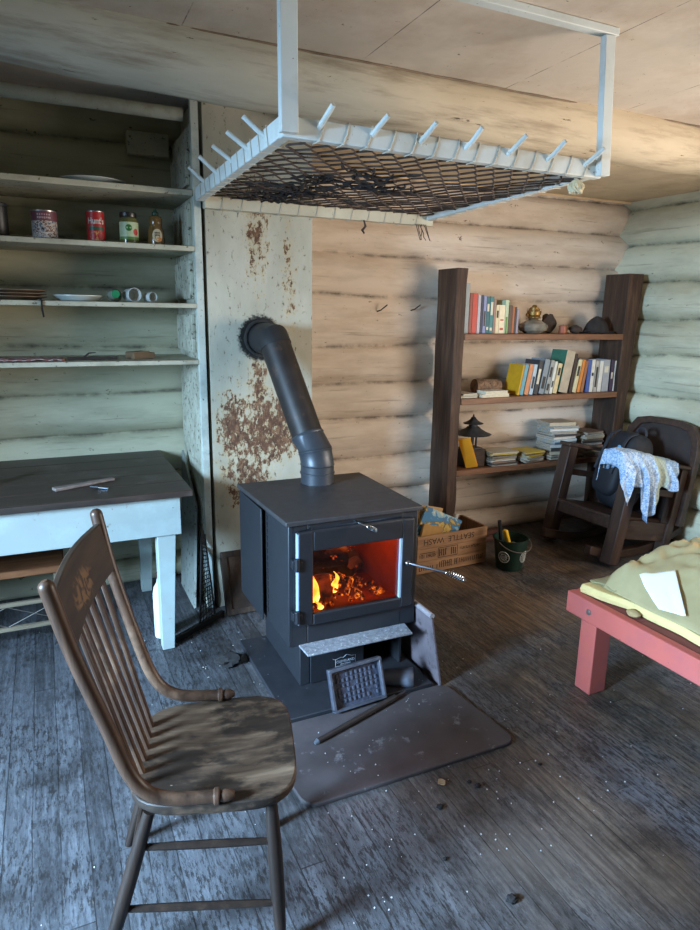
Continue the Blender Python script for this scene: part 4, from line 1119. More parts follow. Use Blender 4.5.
# wire lashings round the rails
m_lash = plain('pale_lashing_wire', (196, 186, 168), 0.5, 0.2, 20)
def lash(pts, r): MB().tube(pts, r, 5).build('wire_lashing', m_lash, rack)
for k in range(14):
    x = 0.80+k*0.081; lash([(x, 2.024, 2.066), (x+0.004, 1.983, 2.066), (x+0.018, 1.983, 2.10), (x+0.024, 1.983, 2.130), (x+0.026, 2.024, 2.130)], 0.0020)
for k in range(12):
    y = 2.12+k*0.088; d = 0.014*(y-2.023)/1.19; ex = 0.016*(y-2.023)/1.19
    lash([(0.730, y, 2.070-d), (0.688, y, 2.070-d), (0.688, y+0.02, 2.134-d), (0.730, y+0.024, 2.134-d)], 0.0020)
    lash([(1.908+ex, y, 2.069-d*1.2), (1.948+ex, y, 2.069-d*1.2), (1.948+ex, y+0.02, 2.120-d*1.4), (1.908+ex, y+0.024, 2.120-d*1.4)], 0.0024)
for k in range(12):
    x = 0.80+k*0.096; lash([(x, 3.2485, 2.028), (x+.006, 3.204, 2.028), (x+0.02, 3.204, 2.088), (x+.024, 3.2485, 2.088)], 0.0018)
mb = MB()
for k in range(16):
    a = k*2.4; p = Vector((1.868, 2.028, 2.066)); mb.tube([p, p+Vector((0.012*math.cos(a), 0.012*math.sin(a), -0.012)), p+Vector((0.030*math.cos(a+.5), 0.022*math.sin(a+.5), -0.022-0.018*random.random())), p+Vector((0.024*math.cos(a+1.2), 0.02*math.sin(a+1.2), -0.050))], [0.003, 0.008, 0.006, 0.003], 6)
mb.build('string_tuft', plain('pale_string', (206, 194, 160), 0.8, 0.2, 40), rack)
mb = MB()
for k in range(6):
    p = Vector((1.86+0.012*k, 3.20, 2.034)); pts = [p]
    for q in range(5): p = p+Vector((0.022*nz(k*2.2, q, 1)+.006, 0.01*nz(q, k, 3), -0.016+0.012*nz(k, q*2, 2))); pts.append(p)
    mb.tube(pts, 0.0022, 5)
p = Vector((1.55, 3.2, 2.032)); MB().tube([p, p+Vector((0.01, 0, -0.03)), p+Vector((-0.008, 0, -0.05)), p+Vector((0.004, 0, -.066))], [.004, .006, .008, .004], 6).build('hanging_scrap', plain('rusty_wire', (66, 50, 42), 0.8), rack)
mb.build('loose_wire_ends', plain('rusty_wire', (66, 50, 42), 0.8), rack)
# bent nails in the log wall
for (x0, z0, x1, z1), lab in (((1.945, 1.585, 1.985, 1.618), 'bent nail in the cream log wall, the one nearer the stovepipe'), ((2.190, 1.594, 2.228, 1.622), 'bent nail in the cream log wall, the one nearer the bookcase')):
    mb = MB(); mb.tube([(x0-.02, 3.80, z0-.015), (x0, 3.745, z0), (x1, 3.735, z1)], 0.004, 6); tag(mb.build('bent_nail', m_iron, loc=(x0, 3.76, z0)), lab, 'nail', 'nails in the log wall')

# ================================================================== BOOKCASE
m_plank = NT('dark_rough_plank'); g_ = m_plank.noise(m_plank.coord((1, 1, .1)), 26, 7, 0.65, 0.5)
c_ = m_plank.ramp(g_, [(0.25, srgb(34, 24, 19)), (0.55, srgb(76, 55, 42)), (0.8, srgb(112, 84, 64))])
s_ = m_plank.noise(m_plank.coord((1, 1, .2), loc=(1, 3, 2)), 7, 5, 0.6)
c_ = m_plank.mix(m_plank.math('MULTIPLY', m_plank.mask(s_, 0.5, 0.68), 0.75), c_, srgb(34, 25, 21))
m_plank.bump(g_, 0.4, 0.006); m_plank.set(c_, 0.65, 0, 0.3)
m_shelfw = wood('brown_shelf_wood', (142, 98, 66), (84, 54, 38), 'X', 4, 0.55)
case = thing('bookcase', 'rough dark plank bookcase with three shelves against the cream log wall', 'bookcase', (3.1, 3.6, 0))
BK = (1.447, 1.034, 0.550)


def slab(mb, x0, x1, y0, y1, z0, z1, seed, flare=0.0, n=26):
    rows = []
    for k in range(n+1):
        z = z0+(z1-z0)*k/n; e = lambda s: 0.010*nz(z*4, s, seed)+0.004*nz(z*16, s, seed)
        fl = flare*((z-z0)/(z1-z0))**2
        rows.append(mb.verts([(x0+e(1)*.4, y0+e(2)*.5, z), (x1+e(3)+fl, y0+e(4)*.5, z), (x1+e(5)+fl*.6, y1, z), (x0+e(6)*.4, y1, z)]))
    for a, b in zip(rows, rows[1:]):
        for i in range(4): mb.face([a[i], a[(i+1) % 4], b[(i+1) % 4], b[i]])
    mb.face(rows[0][::-1]); mb.face(rows[-1]); return mb


slab(MB(), 2.338, 2.412, 3.495, 3.715, 0.0, 1.845, 3).build('upright', m_plank.m, case, bevel=0.004)
slab(MB(), 3.780, 3.870, 3.495, 3.715, 0.0, 1.865, 9, 0.055).build('upright', m_plank.m, case, bevel=0.004)
for z in BK:
    mb = MB(); n = 20; rows = []
    for k in range(n+1):
        x = 2.414+(3.774-2.414)*k/n; f = 3.487+0.006*nz(x*4, z, 2)
        if z < 0.6: f += 0.03
        rows.append(mb.verts([(x, f, z-0.040), (x, 3.715, z-0.040), (x, 3.715, z), (x, f, z)]))
    for a, b in zip(rows, rows[1:]):
        for i in range(4): mb.face([a[i], a[(i+1) % 4], b[(i+1) % 4], b[i]])
    mb.face(rows[0]); mb.face(rows[-1][::-1]); mb.build('shelf', m_shelfw, case, bevel=0.004)

m_pages = plain('book_pages', (198, 186, 158), 0.85, 0.12, 60)


def cmat(rgb): return plain('book_cover_%d_%d_%d' % rgb, rgb, 0.55, 0.10, 24)


def book(label, w, h, d, rgb, loc, lean=0.0, band=None, group=None, rotz=0.0):
    """standing book, spine to the front (-Y); pivots on its lower edge"""
    M_ = Matrix.Translation(loc) @ Matrix.Rotation(rotz, 4, 'Z') @ Matrix.Rotation(lean, 4, 'Y')
    t = thing('book', label, 'book', M=M_, group=group)
    x0, x1 = (-w, 0) if lean >= 0 else (0, w)
    c = 0.0022
    mb = MB(); mb.box(x0, x0+c, 0, d, 0, h); mb.box(x1-c, x1, 0, d, 0, h); mb.box(x0+c, x1-c, 0, c, 0, h)
    cv = mb.build('cover', cmat(rgb), t, world=False)
    MB().box(x0+c, x1-c, c, d-0.006, 0.003, h-0.004).build('pages', m_pages, t, world=False)
    if band and w > 0.012:
        mb = MB()
        e_ = 0.0 if band[1] == (.0, 1) else w*.2
        for za, zb in band[1:]: mb.box(x0+e_, x1-e_, -0.0006, 0.0004, h*za, h*zb)
        mb.build('spine_panel', plain('spine_print_%d_%d_%d' % band[0], band[0], 0.55), cv, world=False)
    return t


def from_px(zt, x0, x1, yb, xt, yt, Y=3.53):
    a, b, c = at(x0, yb, Y=Y), at(x1, yb, Y=Y), at(xt, yt, Y=Y)
    return a.x, b.x-a.x, c.z-zt, math.atan2(c.x-a.x, c.z-zt)


LT, DK = (206, 196, 170), (40, 36, 34)
top_row = [  # photo x0, x1, top y, colour, name, band
    (464.0, 467.8, 283, (150, 162, 170), 'pale blue-grey', None),
    (468.2, 471.0, 293, (134, 62, 44), 'brick brown', None),
    (471.2, 476.2, 293, (182, 62, 44), 'bright red', None),
    (476.5, 479.2, 295, (172, 166, 170), 'silver grey', None),
    (479.5, 481.9, 295, (36, 42, 66), 'navy', None),
    (482.2, 485.0, 296, (128, 134, 168), 'lavender blue', (DK, (.2, .6))),
    (485.2, 488.4, 296.5, (34, 92, 96), 'deep teal', (LT, (.1, .18), (.6, .8))),
    (488.6, 492.2, 296.5, (46, 112, 112), 'light teal', (LT, (.08, .16), (.5, .85))),
    (492.5, 494.6, 299, (150, 116, 98), 'dusty rose brown', None),
    (494.9, 498.0, 305, (214, 196, 156), 'cream', (DK, (.55, .8))),
    (498.2, 503.6, 305, (222, 206, 172), 'wide ivory', ((170, 60, 40), (.12, .2), (.45, .5))),
    (503.9, 507.2, 300, (176, 190, 156), 'pale green and white', ((88, 128, 56), (.0, .5))),
    (507.6, 511.4, 305.5, (84, 62, 46), 'dark brown', None),
    (511.6, 513.3, 306.5, (168, 92, 48), 'orange-brown', None),
    (513.5, 515.5, 307, (62, 50, 44), 'blackish brown', None),
    (515.7, 517.6, 309, (142, 136, 152), 'thin lilac grey', None)]
for x0, x1, yt, rgb, nm, band in top_row:
    X0, w, h, ln = from_px(BK[0], x0, x1, 333, x0, yt)
    book('%s book in the top shelf row beside the oil lamp' % nm, w*0.97, h, 0.15, rgb, (X0+w, 3.53, BK[0]+.001), 0.0, band, 'books on the top shelf')
mid_row = [  # x0, x1 bottom, top-left x, top y
    (517.4, 519.3, 525.2, 365, (190, 140, 20), 'olive yellow', None),
    (519.5, 523.4, 527.0, 365, (98, 150, 160), 'light teal', None),
    (523.9, 528.6, 530.6, 365, (196, 128, 84), 'peach orange', None),
    (529.0, 533.0, 534.6, 365, (166, 182, 190), 'ice blue', (DK, (.2, .6))),
    (533.4, 537.8, 540.2, 361, (52, 50, 52), 'black and white tall', (LT, (.3, .75))),
    (538.6, 544.2, 546.0, 360, (126, 134, 138), 'steel grey', (DK, (.15, .5))),
    (544.6, 548.8, 552.0, 361, (146, 146, 140), 'mottled grey', (DK, (.1, .3), (.5, .8))),
    (549.2, 552.2, 555.6, 362, (206, 204, 190), 'narrow white', (DK, (.2, .4))),
    (552.6, 557.0, 560.2, 364, (206, 184, 138), 'tan cream', (DK, (.6, .85))),
    (558.2, 568.4, 568.8, 352, (54, 108, 86), 'broad greige-spined green', ((176, 160, 136), (.0, 1))),
    (568.7, 571.6, 576.0, 354, (64, 46, 38), 'dark brown leaning', None),
    (572.0, 576.2, 579.8, 360, (202, 188, 146), 'pale straw', (DK, (.5, .8))),
    (576.6, 579.8, 583.4, 360, (206, 126, 52), 'vivid orange', None),
    (580.2, 583.4, 586.2, 361, (150, 98, 62), 'caramel brown', None),
    (584.4, 588.4, 588.0, 360, (68, 88, 146), 'royal blue', None),
    (588.7, 592.6, 592.6, 360, (212, 206, 192), 'bright white', (DK, (.5, .6))),
    (593.0, 596.6, 596.8, 361, (178, 170, 158), 'white black-marked', (DK, (.15, .8))),
    (597.0, 601.0, 600.8, 361, (214, 208, 196), 'soft white', None),
    (601.3, 608.6, 603.0, 360, (160, 160, 162), 'wide pale grey', (LT, (.6, .8))),
    (608.9, 612.3, 609.8, 360, (70, 54, 72), 'dark plum', (LT, (.4, .6))),
    (612.6, 616.2, 614.0, 361, (214, 210, 200), 'thin ivory white', None),
    (616.5, 619.6, 617.4, 361, (52, 78, 84), 'dark sea green', None)]
prev = None
for i, (x0, x1, xt, yt, rgb, nm, band) in enumerate(mid_row):
    yb = 394.5-(x0-519)*0.040
    X0, w, h, ln = from_px(BK[1], x0, x1, yb, xt, yt)
    ln = max(0.0, min(ln, 0.17)); h = h/math.cos(ln); w = w*math.cos(ln)*0.835
    xr = X0+w/math.cos(ln)
    if prev:
        xp, lp_, hp = prev; zt_ = min(hp*math.cos(lp_), h*math.cos(ln)); zl = w*math.sin(ln)
        for z in (zl, zt_):
            need = xp+z*math.tan(lp_)+0.0006; mine = xr-w*math.cos(ln)+(z-zl)*math.tan(ln)
            xr += max(0.0, need-mine)
    prev = (xr, ln, h)
    book('%s book leaning in the long row on the second bookshelf' % nm if ln > 0.06 else '%s book upright in the long row on the second bookshelf' % nm, w, h, 0.15, rgb, (xr, 3.53, BK[1]+.001), ln, band, 'books on the second shelf')


def lying(name, label, cat, x, y, z, w, d, h, rgb, rot, soft=False, group=None):
    """book or magazine lying flat: cover sheets and a page block"""
    t = thing(name, label, cat, (x, y, z), rot, group)
    b = 0.0016 if soft else 0.0
    def sh(u, v, zz): return Vector((-w/2+w*u, -d/2+d*v, zz+b*nz(u*2, v*2, 3)))
    c = 0.0012 if soft else 0.002
    mb = MB(); n = 5
    for za, zb in ((0, c), (h-c, h)):
        lo_ = [[mb.bm.verts.new(sh(i/n, j/n, za)) for j in range(n+1)] for i in range(n+1)]; hi_ = [[mb.bm.verts.new(sh(i/n, j/n, zb)) for j in range(n+1)] for i in range(n+1)]
        for i in range(n):
            for j in range(n): mb.face([lo_[i][j], lo_[i][j+1], lo_[i+1][j+1], lo_[i+1][j]]); mb.face([hi_[i][j], hi_[i+1][j], hi_[i+1][j+1], hi_[i][j+1]])
        edge = [(i, 0) for i in range(n)]+[(n, j) for j in range(n)]+[(i, n) for i in range(n, 0, -1)]+[(0, j) for j in range(n, 0, -1)]
        for k in range(len(edge)):
            a, e = edge[k], edge[(k+1) % len(edge)]; mb.face([lo_[a[0]][a[1]], lo_[e[0]][e[1]], hi_[e[0]][e[1]], hi_[a[0]][a[1]]])
    if soft and int(z*1000) % 3:
        mb.prism([(i/n, 0) for i in range(n+1)]+[(i/n, 1) for i in range(n, -1, -1)], lambda u, v, tt: sh(u, 0, v*h)-Vector((0, tt, 0)), 0.0, 0.0012)
    cv = mb.build('cover', cmat(rgb), t, world=False)
    mb = MB()
    rows = [[sh(0.02+0.965*i/n, e, zz) for i in range(n+1)] for e, zz in ((0.015, c), (0.985, c), (0.985, h-c), (0.015, h-c))]
    R2 = [mb.verts(r) for r in rows]
    for k in range(4):
        for i in range(n): mb.face([R2[k][i], R2[(k+1) % 4][i], R2[(k+1) % 4][i+1], R2[k][i+1]])
    mb.face([r[0] for r in R2]); mb.face([r[-1] for r in R2])
    mb.build('pages', plain('magazine_pages', (146, 134, 116), 0.8, 0.2, 90) if soft else m_pages, t, world=False)
    return t


# flat books at the near end of the second shelf
z = BK[1]+.001
for i, (rgb, h, w, nm) in enumerate((((150, 140, 120), .010, .13, 'lowest grey-brown booklet'), ((120, 112, 98), .008, .14, 'middle dull grey booklet'), ((186, 178, 160), .008, .12, 'topmost pale booklet'))):
    lying('booklet', '%s of the thin pile beside the bookcase upright' % nm, 'booklet', 2.492, 3.60, z, w, .17, h, rgb, .05*i, False, 'booklets in the thin pile'); z += h+.0006
z = BK[1]+.001
for i, (rgb, h, w, nm) in enumerate((((206, 190, 160), .020, .225, 'lower'), ((226, 216, 196), .019, .185, 'upper'))):
    lying('book', '%s cream book lying flat in front of the rough brown roll' % nm, 'book', 2.690+.008*i, 3.547, z, w, .10, h, rgb, .03*i, False, 'cream books lying flat'); z += h+.0006
rl = thing('bark_roll', 'rough brown rolled bark bundle lying between the flat and standing books', 'roll', (2.86, 3.63, BK[1]))
mb = MB(); pts = [Vector((2.625+0.200*i/14, 3.655, BK[1]+0.060-0.005*i/14)) for i in range(15)]
mb.tube(pts, [0.048+0.006*nz(i*.9, 3, 3) for i in range(15)], 18)
for v in mb.bm.verts: v.co += Vector((0, nz(v.co.x*60, v.co.y*40, v.co.z*40), nz(v.co.x*40, v.co.z*60, v.co.y*40)))*0.006
mb.build('bark', plain('rough_bark', (128, 98, 72), 0.95, 0.45, 45, bump=0.8, dirt=(70, 50, 38), dirt_at=0.52), rl)
mb = MB(); mb.tube([(2.828, 3.655+0.045*math.cos(a*.5)*(1-a/30), BK[1]+0.055+0.045*math.sin(a*.5)*(1-a/30)) for a in range(24)], 0.003, 5)
mb.build('rolled_end', plain('dark_bark_end', (70, 50, 38), 0.95), rl)

# oil lamp and the small things on the top shelf
SZ1 = BK[0]+.001
lampo = thing('oil_lamp', 'small glass oil lamp with a brass burner beside the book row', 'oil lamp', (3.045, 3.585, SZ1))
m_glass = plain('smoky_lamp_glass', (120, 112, 98), 0.08, 0.35, 26, spec=0.8)
MB().lathe([(0, 0), (0.060, 0), (0.066, 0.006), (0.092, 0.020), (0.100, 0.040), (0.092, 0.062), (0.062, 0.082), (0.034, 0.090), (0.026, 0.096), (0, 0.096)], (3.045, 3.60, SZ1), 28).build('oil_font', m_glass, lampo)
m_brass = plain('old_brass', (140, 108, 60), 0.45, 0.25, 30, metal=0.8)
mb = MB(); mb.lathe([(0.028, 0), (0.040, 0.004), (0.044, 0.014), (0.038, 0.020), (0.045, 0.026), (0.047, 0.048), (0.040, 0.054), (0.030, 0.056), (0.030, 0.074), (0.020, 0.078), (0.012, 0.092), (0, 0.094)], (3.045, 3.60, SZ1+0.0962), 20)
mb.build('burner', m_brass, lampo)
mb = MB()
for k in range(8):
    a = k*PI/4; mb.box(-0.004, 0.004, -0.001, 0.001, 0, 0.03, Matrix.Translation((3.045+.0465*math.cos(a), 3.60+.0465*math.sin(a), SZ1+0.135)) @ Matrix.Rotation(a+PI/2, 4, 'Z'))
mb.build('chimney_prongs', m_brass, lampo)
MB().tube([(3.005, 3.60, SZ1+.122), (2.975, 3.59, SZ1+.122)], 0.003, 6).lathe([(0, 0), (0.011, 0), (0.011, 0.005), (0, 0.005)], (2.974, 3.59, SZ1+.122), 12, Matrix.Rotation(PI/2, 4, 'Y')).build('wick_knob', m_brass, lampo)


def rock(name, label, cat, c, rx, ry, rz, mat, seed, n=18, amp=0.25, flat=True):
    mb = MB(); m = 12; rows = []
    for j in range(m+1):
        ph = PI*j/m; row = []
        for k in range(n):
            th = 2*PI*k/n; d = Vector((math.sin(ph)*math.cos(th), math.sin(ph)*math.sin(th), -math.cos(ph)))
            f = 1+amp*noise.noise(d*1.6+Vector((seed, seed*2, 1)))+amp*.4*noise.noise(d*4+Vector((seed, 1, 1)))
            p = Vector((d.x*rx*f, d.y*ry*f, rz+d.z*rz*f))
            if flat: p.z = max(0.0, p.z)
            row.append(mb.bm.verts.new(p+Vector(c)))
        rows.append(row)
    for a, b in zip(rows, rows[1:]):
        for k in range(n): mb.face([a[k], a[(k+1) % n], b[(k+1) % n], b[k]])
    bmesh.ops.remove_doubles(mb.bm, verts=mb.bm.verts, dist=1e-5)
    return tag(mb.build(name, mat, loc=c, smooth=40), label, cat)


m_darkrock = plain('dark_brown_stone', (58, 46, 40), 0.8, 0.3, 14, bump=0.5)
rock('dark_stone', 'dark brown stone lump standing behind the brass lamp burner', 'stone', (3.215, 3.648, SZ1), 0.058, 0.045, 0.066, m_darkrock, 3)
cs = thing('candle_stub', 'short orange candle stub on the top shelf beside the dark stone', 'candle', (3.255, 3.555, SZ1))
MB().lathe([(0, 0), (0.026, 0), (0.027, 0.002), (0.026, 0.050), (0.022, 0.054), (0.010, 0.050), (0, 0.049)], (3.262, 3.55, SZ1), 18).build('wax', plain('orange_wax', (150, 82, 54), 0.5, 0.15), cs)
MB().tube([(3.262, 3.55, SZ1+.048), (3.264, 3.55, SZ1+.062)], 0.0015, 5).build('wick', m_iron, cs)
rock('pale_pebble', 'small pale pebble beside the orange candle stub', 'pebble', (3.315, 3.56, SZ1), 0.016, 0.014, 0.013, plain('pale_pebble', (150, 134, 112), 0.8, 0.2, 20), 5)
rock('dark_driftwood', 'thin dark lump of driftwood lying beside the pale pebble', 'driftwood', (3.40, 3.575, SZ1), 0.050, 0.035, 0.028, m_darkrock, 8)
# crumpled dark hat
mb = MB()
def hat(u, v):
    th = 2*PI*u; r = v; x = math.cos(th)*r; y = math.sin(th)*r
    h = 0.085*(max(0, 1-(r/0.72)**3)) if r < 0.72 else 0
    h += 0.018*nz(x*3, y*3, 2)+0.02*(x+0.4)*(1-r)+0.006
    brim = 0.02*math.sin(th*2+1)*max(0, r-.6)
    return Vector((3.62+0.155*x, 3.60+0.095*y, SZ1+max(0.004, h*1.15+brim+0.004*nz(x*9, y*9, 1))))
mb.grid(hat, 40, 14)
tag(mb.build('cloth_hat', plain('black_cloth', (40, 36, 36), 0.9, 0.25, 20), solid=0.003, loc=(3.62, 3.60, SZ1)), 'crumpled dark cloth hat at the end of the top bookshelf', 'hat')

# third shelf: lantern, orange book, box and magazine piles
SZ3 = BK[2]+.001
bxo = thing('wooden_box', 'small dark wooden box carrying the pagoda lantern on the bottom shelf', 'box', (2.60, 3.63, SZ3))
MB().box(2.525, 2.680, 3.56, 3.70, SZ3, SZ3+0.105).build('box_body', wood('dark_box_wood', (70, 50, 38), (38, 26, 20), 'X', 5, 0.6), bxo, bevel=0.003)
MB().box(2.520, 2.685, 3.555, 3.705, SZ3+0.1055, SZ3+0.120).build('lid', wood('dark_box_wood', (70, 50, 38), (38, 26, 20)), bxo, bevel=0.003)
ln_ = thing('pagoda_lantern', 'dark metal pagoda roofed lantern standing on the small box', 'lantern', (2.61, 3.62, SZ3+.121))
m_lant = plain('dark_lantern_metal', (62, 60, 58), 0.55, 0.3, 26, metal=0.2, bump=0.3)
LB = SZ3+.121; LCX, LCY = 2.615, 3.625
MB().box(LCX-.05, LCX+.05, LCY-.05, LCY+.05, LB, LB+.008).build('base', m_lant, ln_)
for dx in (-.018, .018):
    for dy in (-.018, .018): MB().tube([(LCX+dx, LCY+dy, LB+.008), (LCX+dx, LCY+dy, LB+0.090)], 0.0065, 8).build('post', m_lant, ln_)
def pagoda(r, z0, h, up_): return [(0, z0), (r*.96, z0+up_), (r, z0+up_+.004), (r*0.72, z0+h*.38), (r*0.42, z0+h*.75), (r*.30, z0+h), (0, z0+h)]
MB().lathe(pagoda(.128, LB+.090, .062, .006), (LCX, LCY, 0), 12).build('lower_roof', m_lant, ln_, smooth=20)
MB().lathe([(0.03, LB+.1525), (0.03, LB+.166)], (LCX, LCY, 0), 12).build('neck', m_lant, ln_)
MB().lathe(pagoda(.070, LB+.1665, .036, .004), (LCX, LCY, 0), 12).build('upper_roof', m_lant, ln_, smooth=20)
MB().lathe([(0.016, LB+.203), (0.020, LB+.209), (0.008, LB+.217), (0.003, LB+.234), (0, LB+.235)], (LCX, LCY, 0), 10).build('finial', m_lant, ln_)
# orange book leaning on the box, cover out
ob = thing('book', 'thin yellow-orange book leaning upright by the dark upright on the bottom shelf', 'book', M=Matrix.Translation((2.518, 3.545, SZ3+.004)) @ Matrix.Rotation(math.radians(-21), 4, 'Y') @ Matrix.Rotation(math.radians(-48), 4, 'Z'))
mb = MB(); mb.box(0, 0.08, 0, 0.0025, 0, 0.215); mb.box(0, 0.08, 0.0125, 0.015, 0, 0.215); mb.box(0, .0025, .0025, .0125, 0, .215); mb.build('cover', plain('orange_yellow_cover', (236, 160, 34), 0.5, 0.06), ob, world=False)
MB().box(0.003, 0.077, 0.0027, 0.0123, 0.003, 0.212).build('pages', plain('white_book_pages', (220, 214, 200), 0.8), ob, world=False)

ORD = ['topmost', 'second from top', 'third from top', 'fourth from top', 'fifth from top', 'sixth from top', 'seventh from top', 'eighth from top', 'ninth from top', 'tenth from top', 'eleventh from top', 'twelfth from top', 'thirteenth from top']
CN = {(150, 146, 140): 'grey', (188, 160, 60): 'yellow', (120, 96, 78): 'brown', (196, 192, 184): 'white', (96, 110, 128): 'blue-grey', (70, 62, 58): 'charcoal', (176, 160, 134): 'beige', (138, 84, 66): 'rust', (168, 186, 192): 'ice blue'}
def pile(cx, cy, z, n, w, d, rots, cols, where, grp, hs, thin=0.009):
    for i in range(n):
        rgb = cols[i % len(cols)]; h = thin*(0.75+0.5*random.random())
        lying('magazine', '%s %s magazine in the %s' % (CN[rgb], ORD[n-1-i], where), 'magazine', cx+random.uniform(-.012, .012), cy+random.uniform(-.010, .010), z, w*(0.93+.1*random.random()), d, h, rgb, rots+random.uniform(-.14, .14), True, grp)
        z += h+.0020
    return z
C_ = list(CN)
pile(2.815, 3.60, SZ3+.004, 9, .215, .18, 0.05, [C_[0], C_[5], C_[2], C_[3], C_[6], C_[2], C_[5], C_[1], C_[6]], 'loose pile beside the pagoda lantern', 'magazines beside the lantern', 0)
pile(3.075, 3.605, SZ3+.004, 7, .19, .18, 0.2, [C_[2], C_[6], C_[0], C_[3], C_[1], C_[2], C_[1]], 'low pile between the loose and the tall piles', 'magazines in the low pile', 0)
pile(3.345, 3.61, SZ3+.004, 13, .225, .18, -0.05, [C_[5], C_[2], C_[6], C_[5], C_[3], C_[4], C_[8], C_[3], C_[5], C_[8], C_[3], C_[8], C_[6]], 'tall pile behind the rocking chair post', 'magazines in the tall pile', 0, 0.0195)
pile(3.63, 3.61, SZ3+.004, 11, .20, .17, 0.08, [C_[2], C_[7], C_[6], C_[2], C_[7], C_[3], C_[5], C_[2], C_[6], C_[3], C_[2]], 'curled pile against the far bookcase upright', 'magazines by the far upright', 0, 0.014)

# ================================================================== CRATE AND BUCKET
m_crate = wood('apple_crate_wood', (176, 136, 98), (116, 82, 56), 'X', 4, 0.75)
m_crate_end = wood('crate_end_wood', (150, 108, 76), (92, 62, 44), 'Z', 4, 0.75)
CR = Matrix.Translation((1.955, 3.205, 0.0)) @ Matrix.Rotation(math.radians(2.4), 4, 'Z')
crate = thing('wooden_crate', 'old printed wooden crate of books standing upside-down-lettered by the stove', 'crate', M=CR)
CW, CD, CH = 0.53, 0.27, 0.245
for y0 in (0, CD-0.010):
    for k in range(3): MB().box(0, CW, y0, y0+0.010, 0.004+k*0.081, 0.004+k*0.081+0.0795).build('side_slat', m_crate, crate, world=False, bevel=0.0015)
for x0 in (0.002, CW-0.020): MB().box(x0, x0+0.018, 0.0102, CD-0.0102, 0.004, CH+0.004).build('end_board', m_crate_end, crate, world=False, bevel=0.002)
MB().box(0.021, CW-0.021, 0.0104, CD-0.0104, 0.004, 0.012).build('bottom', m_crate, crate, world=False)
m_ink = plain('crate_ink', (52, 36, 28), 0.85, 0.3, 60)
def crate_text(body, size, cx, cz, sx=1.0):
    t = text_bm(body, size, 0.0003)
    # printed upside down as the crate stands
    bmesh.ops.transform(t.bm, matrix=Matrix(((-sx, 0, 0, cx), (0, 0, -1, -0.0004), (0, -1, 0, cz), (0, 0, 0, 1))), verts=t.bm.verts)
    t.build('printed_lettering', m_ink, crate, world=False, smooth=0)
crate_text('SEATTLE  WASH', 0.052, 0.235, 0.208, 1.02)
mb = MB()      # worn, unreadable stencil strokes on the lower slats
def strokes(x0, x1, z0, z1, n, w=0.0022):
    for k in range(n):
        x = x0+(x1-x0)*k/(n-1)
        if random.random() < 0.12: continue
        mb.box(x-w, x+w, -0.0005, 0, z0+(z1-z0)*.1*random.random(), z1-(z1-z0)*.12*random.random())
        if random.random() < 0.6:
            zz = random.choice((z0+.003, (z0+z1)/2, z1-.003)); mb.box(x, x+(x1-x0)/(n-1)*.75, -0.0005, 0, zz-.0018, zz+.0018)
strokes(0.02, 0.13, 0.105, 0.130, 12); strokes(0.165, 0.285, 0.100, 0.150, 9, 0.0038); strokes(0.31, 0.47, 0.122, 0.142, 14, .0018)
strokes(0.02, 0.15, 0.022, 0.052, 9, .003); strokes(0.17, 0.30, 0.024, 0.070, 10, .0034); strokes(0.32, 0.50, 0.034, 0.066, 13, .0024)
for x0, x1, z in ((0.155, 0.30, 0.156), (0.155, 0.30, 0.093), (0.02, 0.13, 0.137)): mb.box(x0, x1, -0.0005, 0, z-.002, z+.002)
for x in (0.155, 0.30): mb.box(x-.002, x+.002, -0.0005, 0, 0.093, 0.156)
mb.build('worn_stencil', m_ink, crate, world=False, smooth=0)


def slanted(label, p, rz, ry, w, h, d, rgb, nm='book', cat='book', front=None, rx=0):
    M_ = CR @ Matrix.Translation(p) @ Matrix.Rotation(rz, 4, 'Z') @ Matrix.Rotation(rx, 4, 'X') @ Matrix.Rotation(ry, 4, 'Y')
    t = thing(nm, label, cat, M=M_, group='books in the wooden crate')
    mb = MB(); mb.box(0, w, 0, 0.0025, 0, h); mb.box(0, w, d-.0025, d, 0, h); mb.box(0, .0025, .0025, d-.0025, 0, h)
    mb.build('cover', front or cmat(rgb), t, world=False); MB().box(0.003, w-.003, .0027, d-.0027, .003, h-.003).build('pages', m_pages, t, world=False)
pic = NT('picture_cover'); f_ = pic.noise(pic.coord((1, 1, 1)), 11, 4, 0.6, 0.8)
pic.set(pic.ramp(f_, [(0.0, srgb(176, 146, 70)), (0.36, srgb(196, 166, 92)), (0.42, srgb(120, 104, 66)), (0.46, srgb(70, 126, 166)), (0.56, srgb(150, 184, 196)), (0.64, srgb(206, 200, 170))], True), 0.4)
slanted('book with a blue and yellow picture cover leaning in the crate', (0.024, 0.095, 0.175), 0.0, 0.45, 0.30, 0.25, 0.014, (200, 170, 90), front=pic.m, rx=-0.05)
slanted('tan book leaning behind the picture book in the crate', (0.036, 0.130, 0.110), 0.0, 0.25, 0.17, 0.30, 0.018, (186, 150, 100), rx=-0.03)
slanted('mustard brown book leaning in the crate beside the stove', (0.024, 0.055, 0.075), 0.0, 0.28, 0.15, 0.235, 0.018, (170, 128, 66), rx=-0.05)
slanted('dark brown book at the back of the crate', (0.065, 0.190, 0.060), 0.0, 0.20, 0.17, 0.285, 0.018, (92, 62, 42), rx=-0.03)
pr = thing('rolled_paper', 'white rolled paper sticking out of the crate behind the picture book', 'paper roll', M=CR)
MB().tube([(0.355, 0.16, 0.040), (0.43, 0.20, 0.285)], 0.016, 12).build('roll', plain('dull_white_paper', (176, 176, 172)), pr, world=False)
MB().tube([(0.40, 0.184, 0.19), (0.402, 0.185, 0.196)], 0.0168, 12).build('tie', plain('brown_twine', (120, 92, 62), 0.9), pr, world=False)
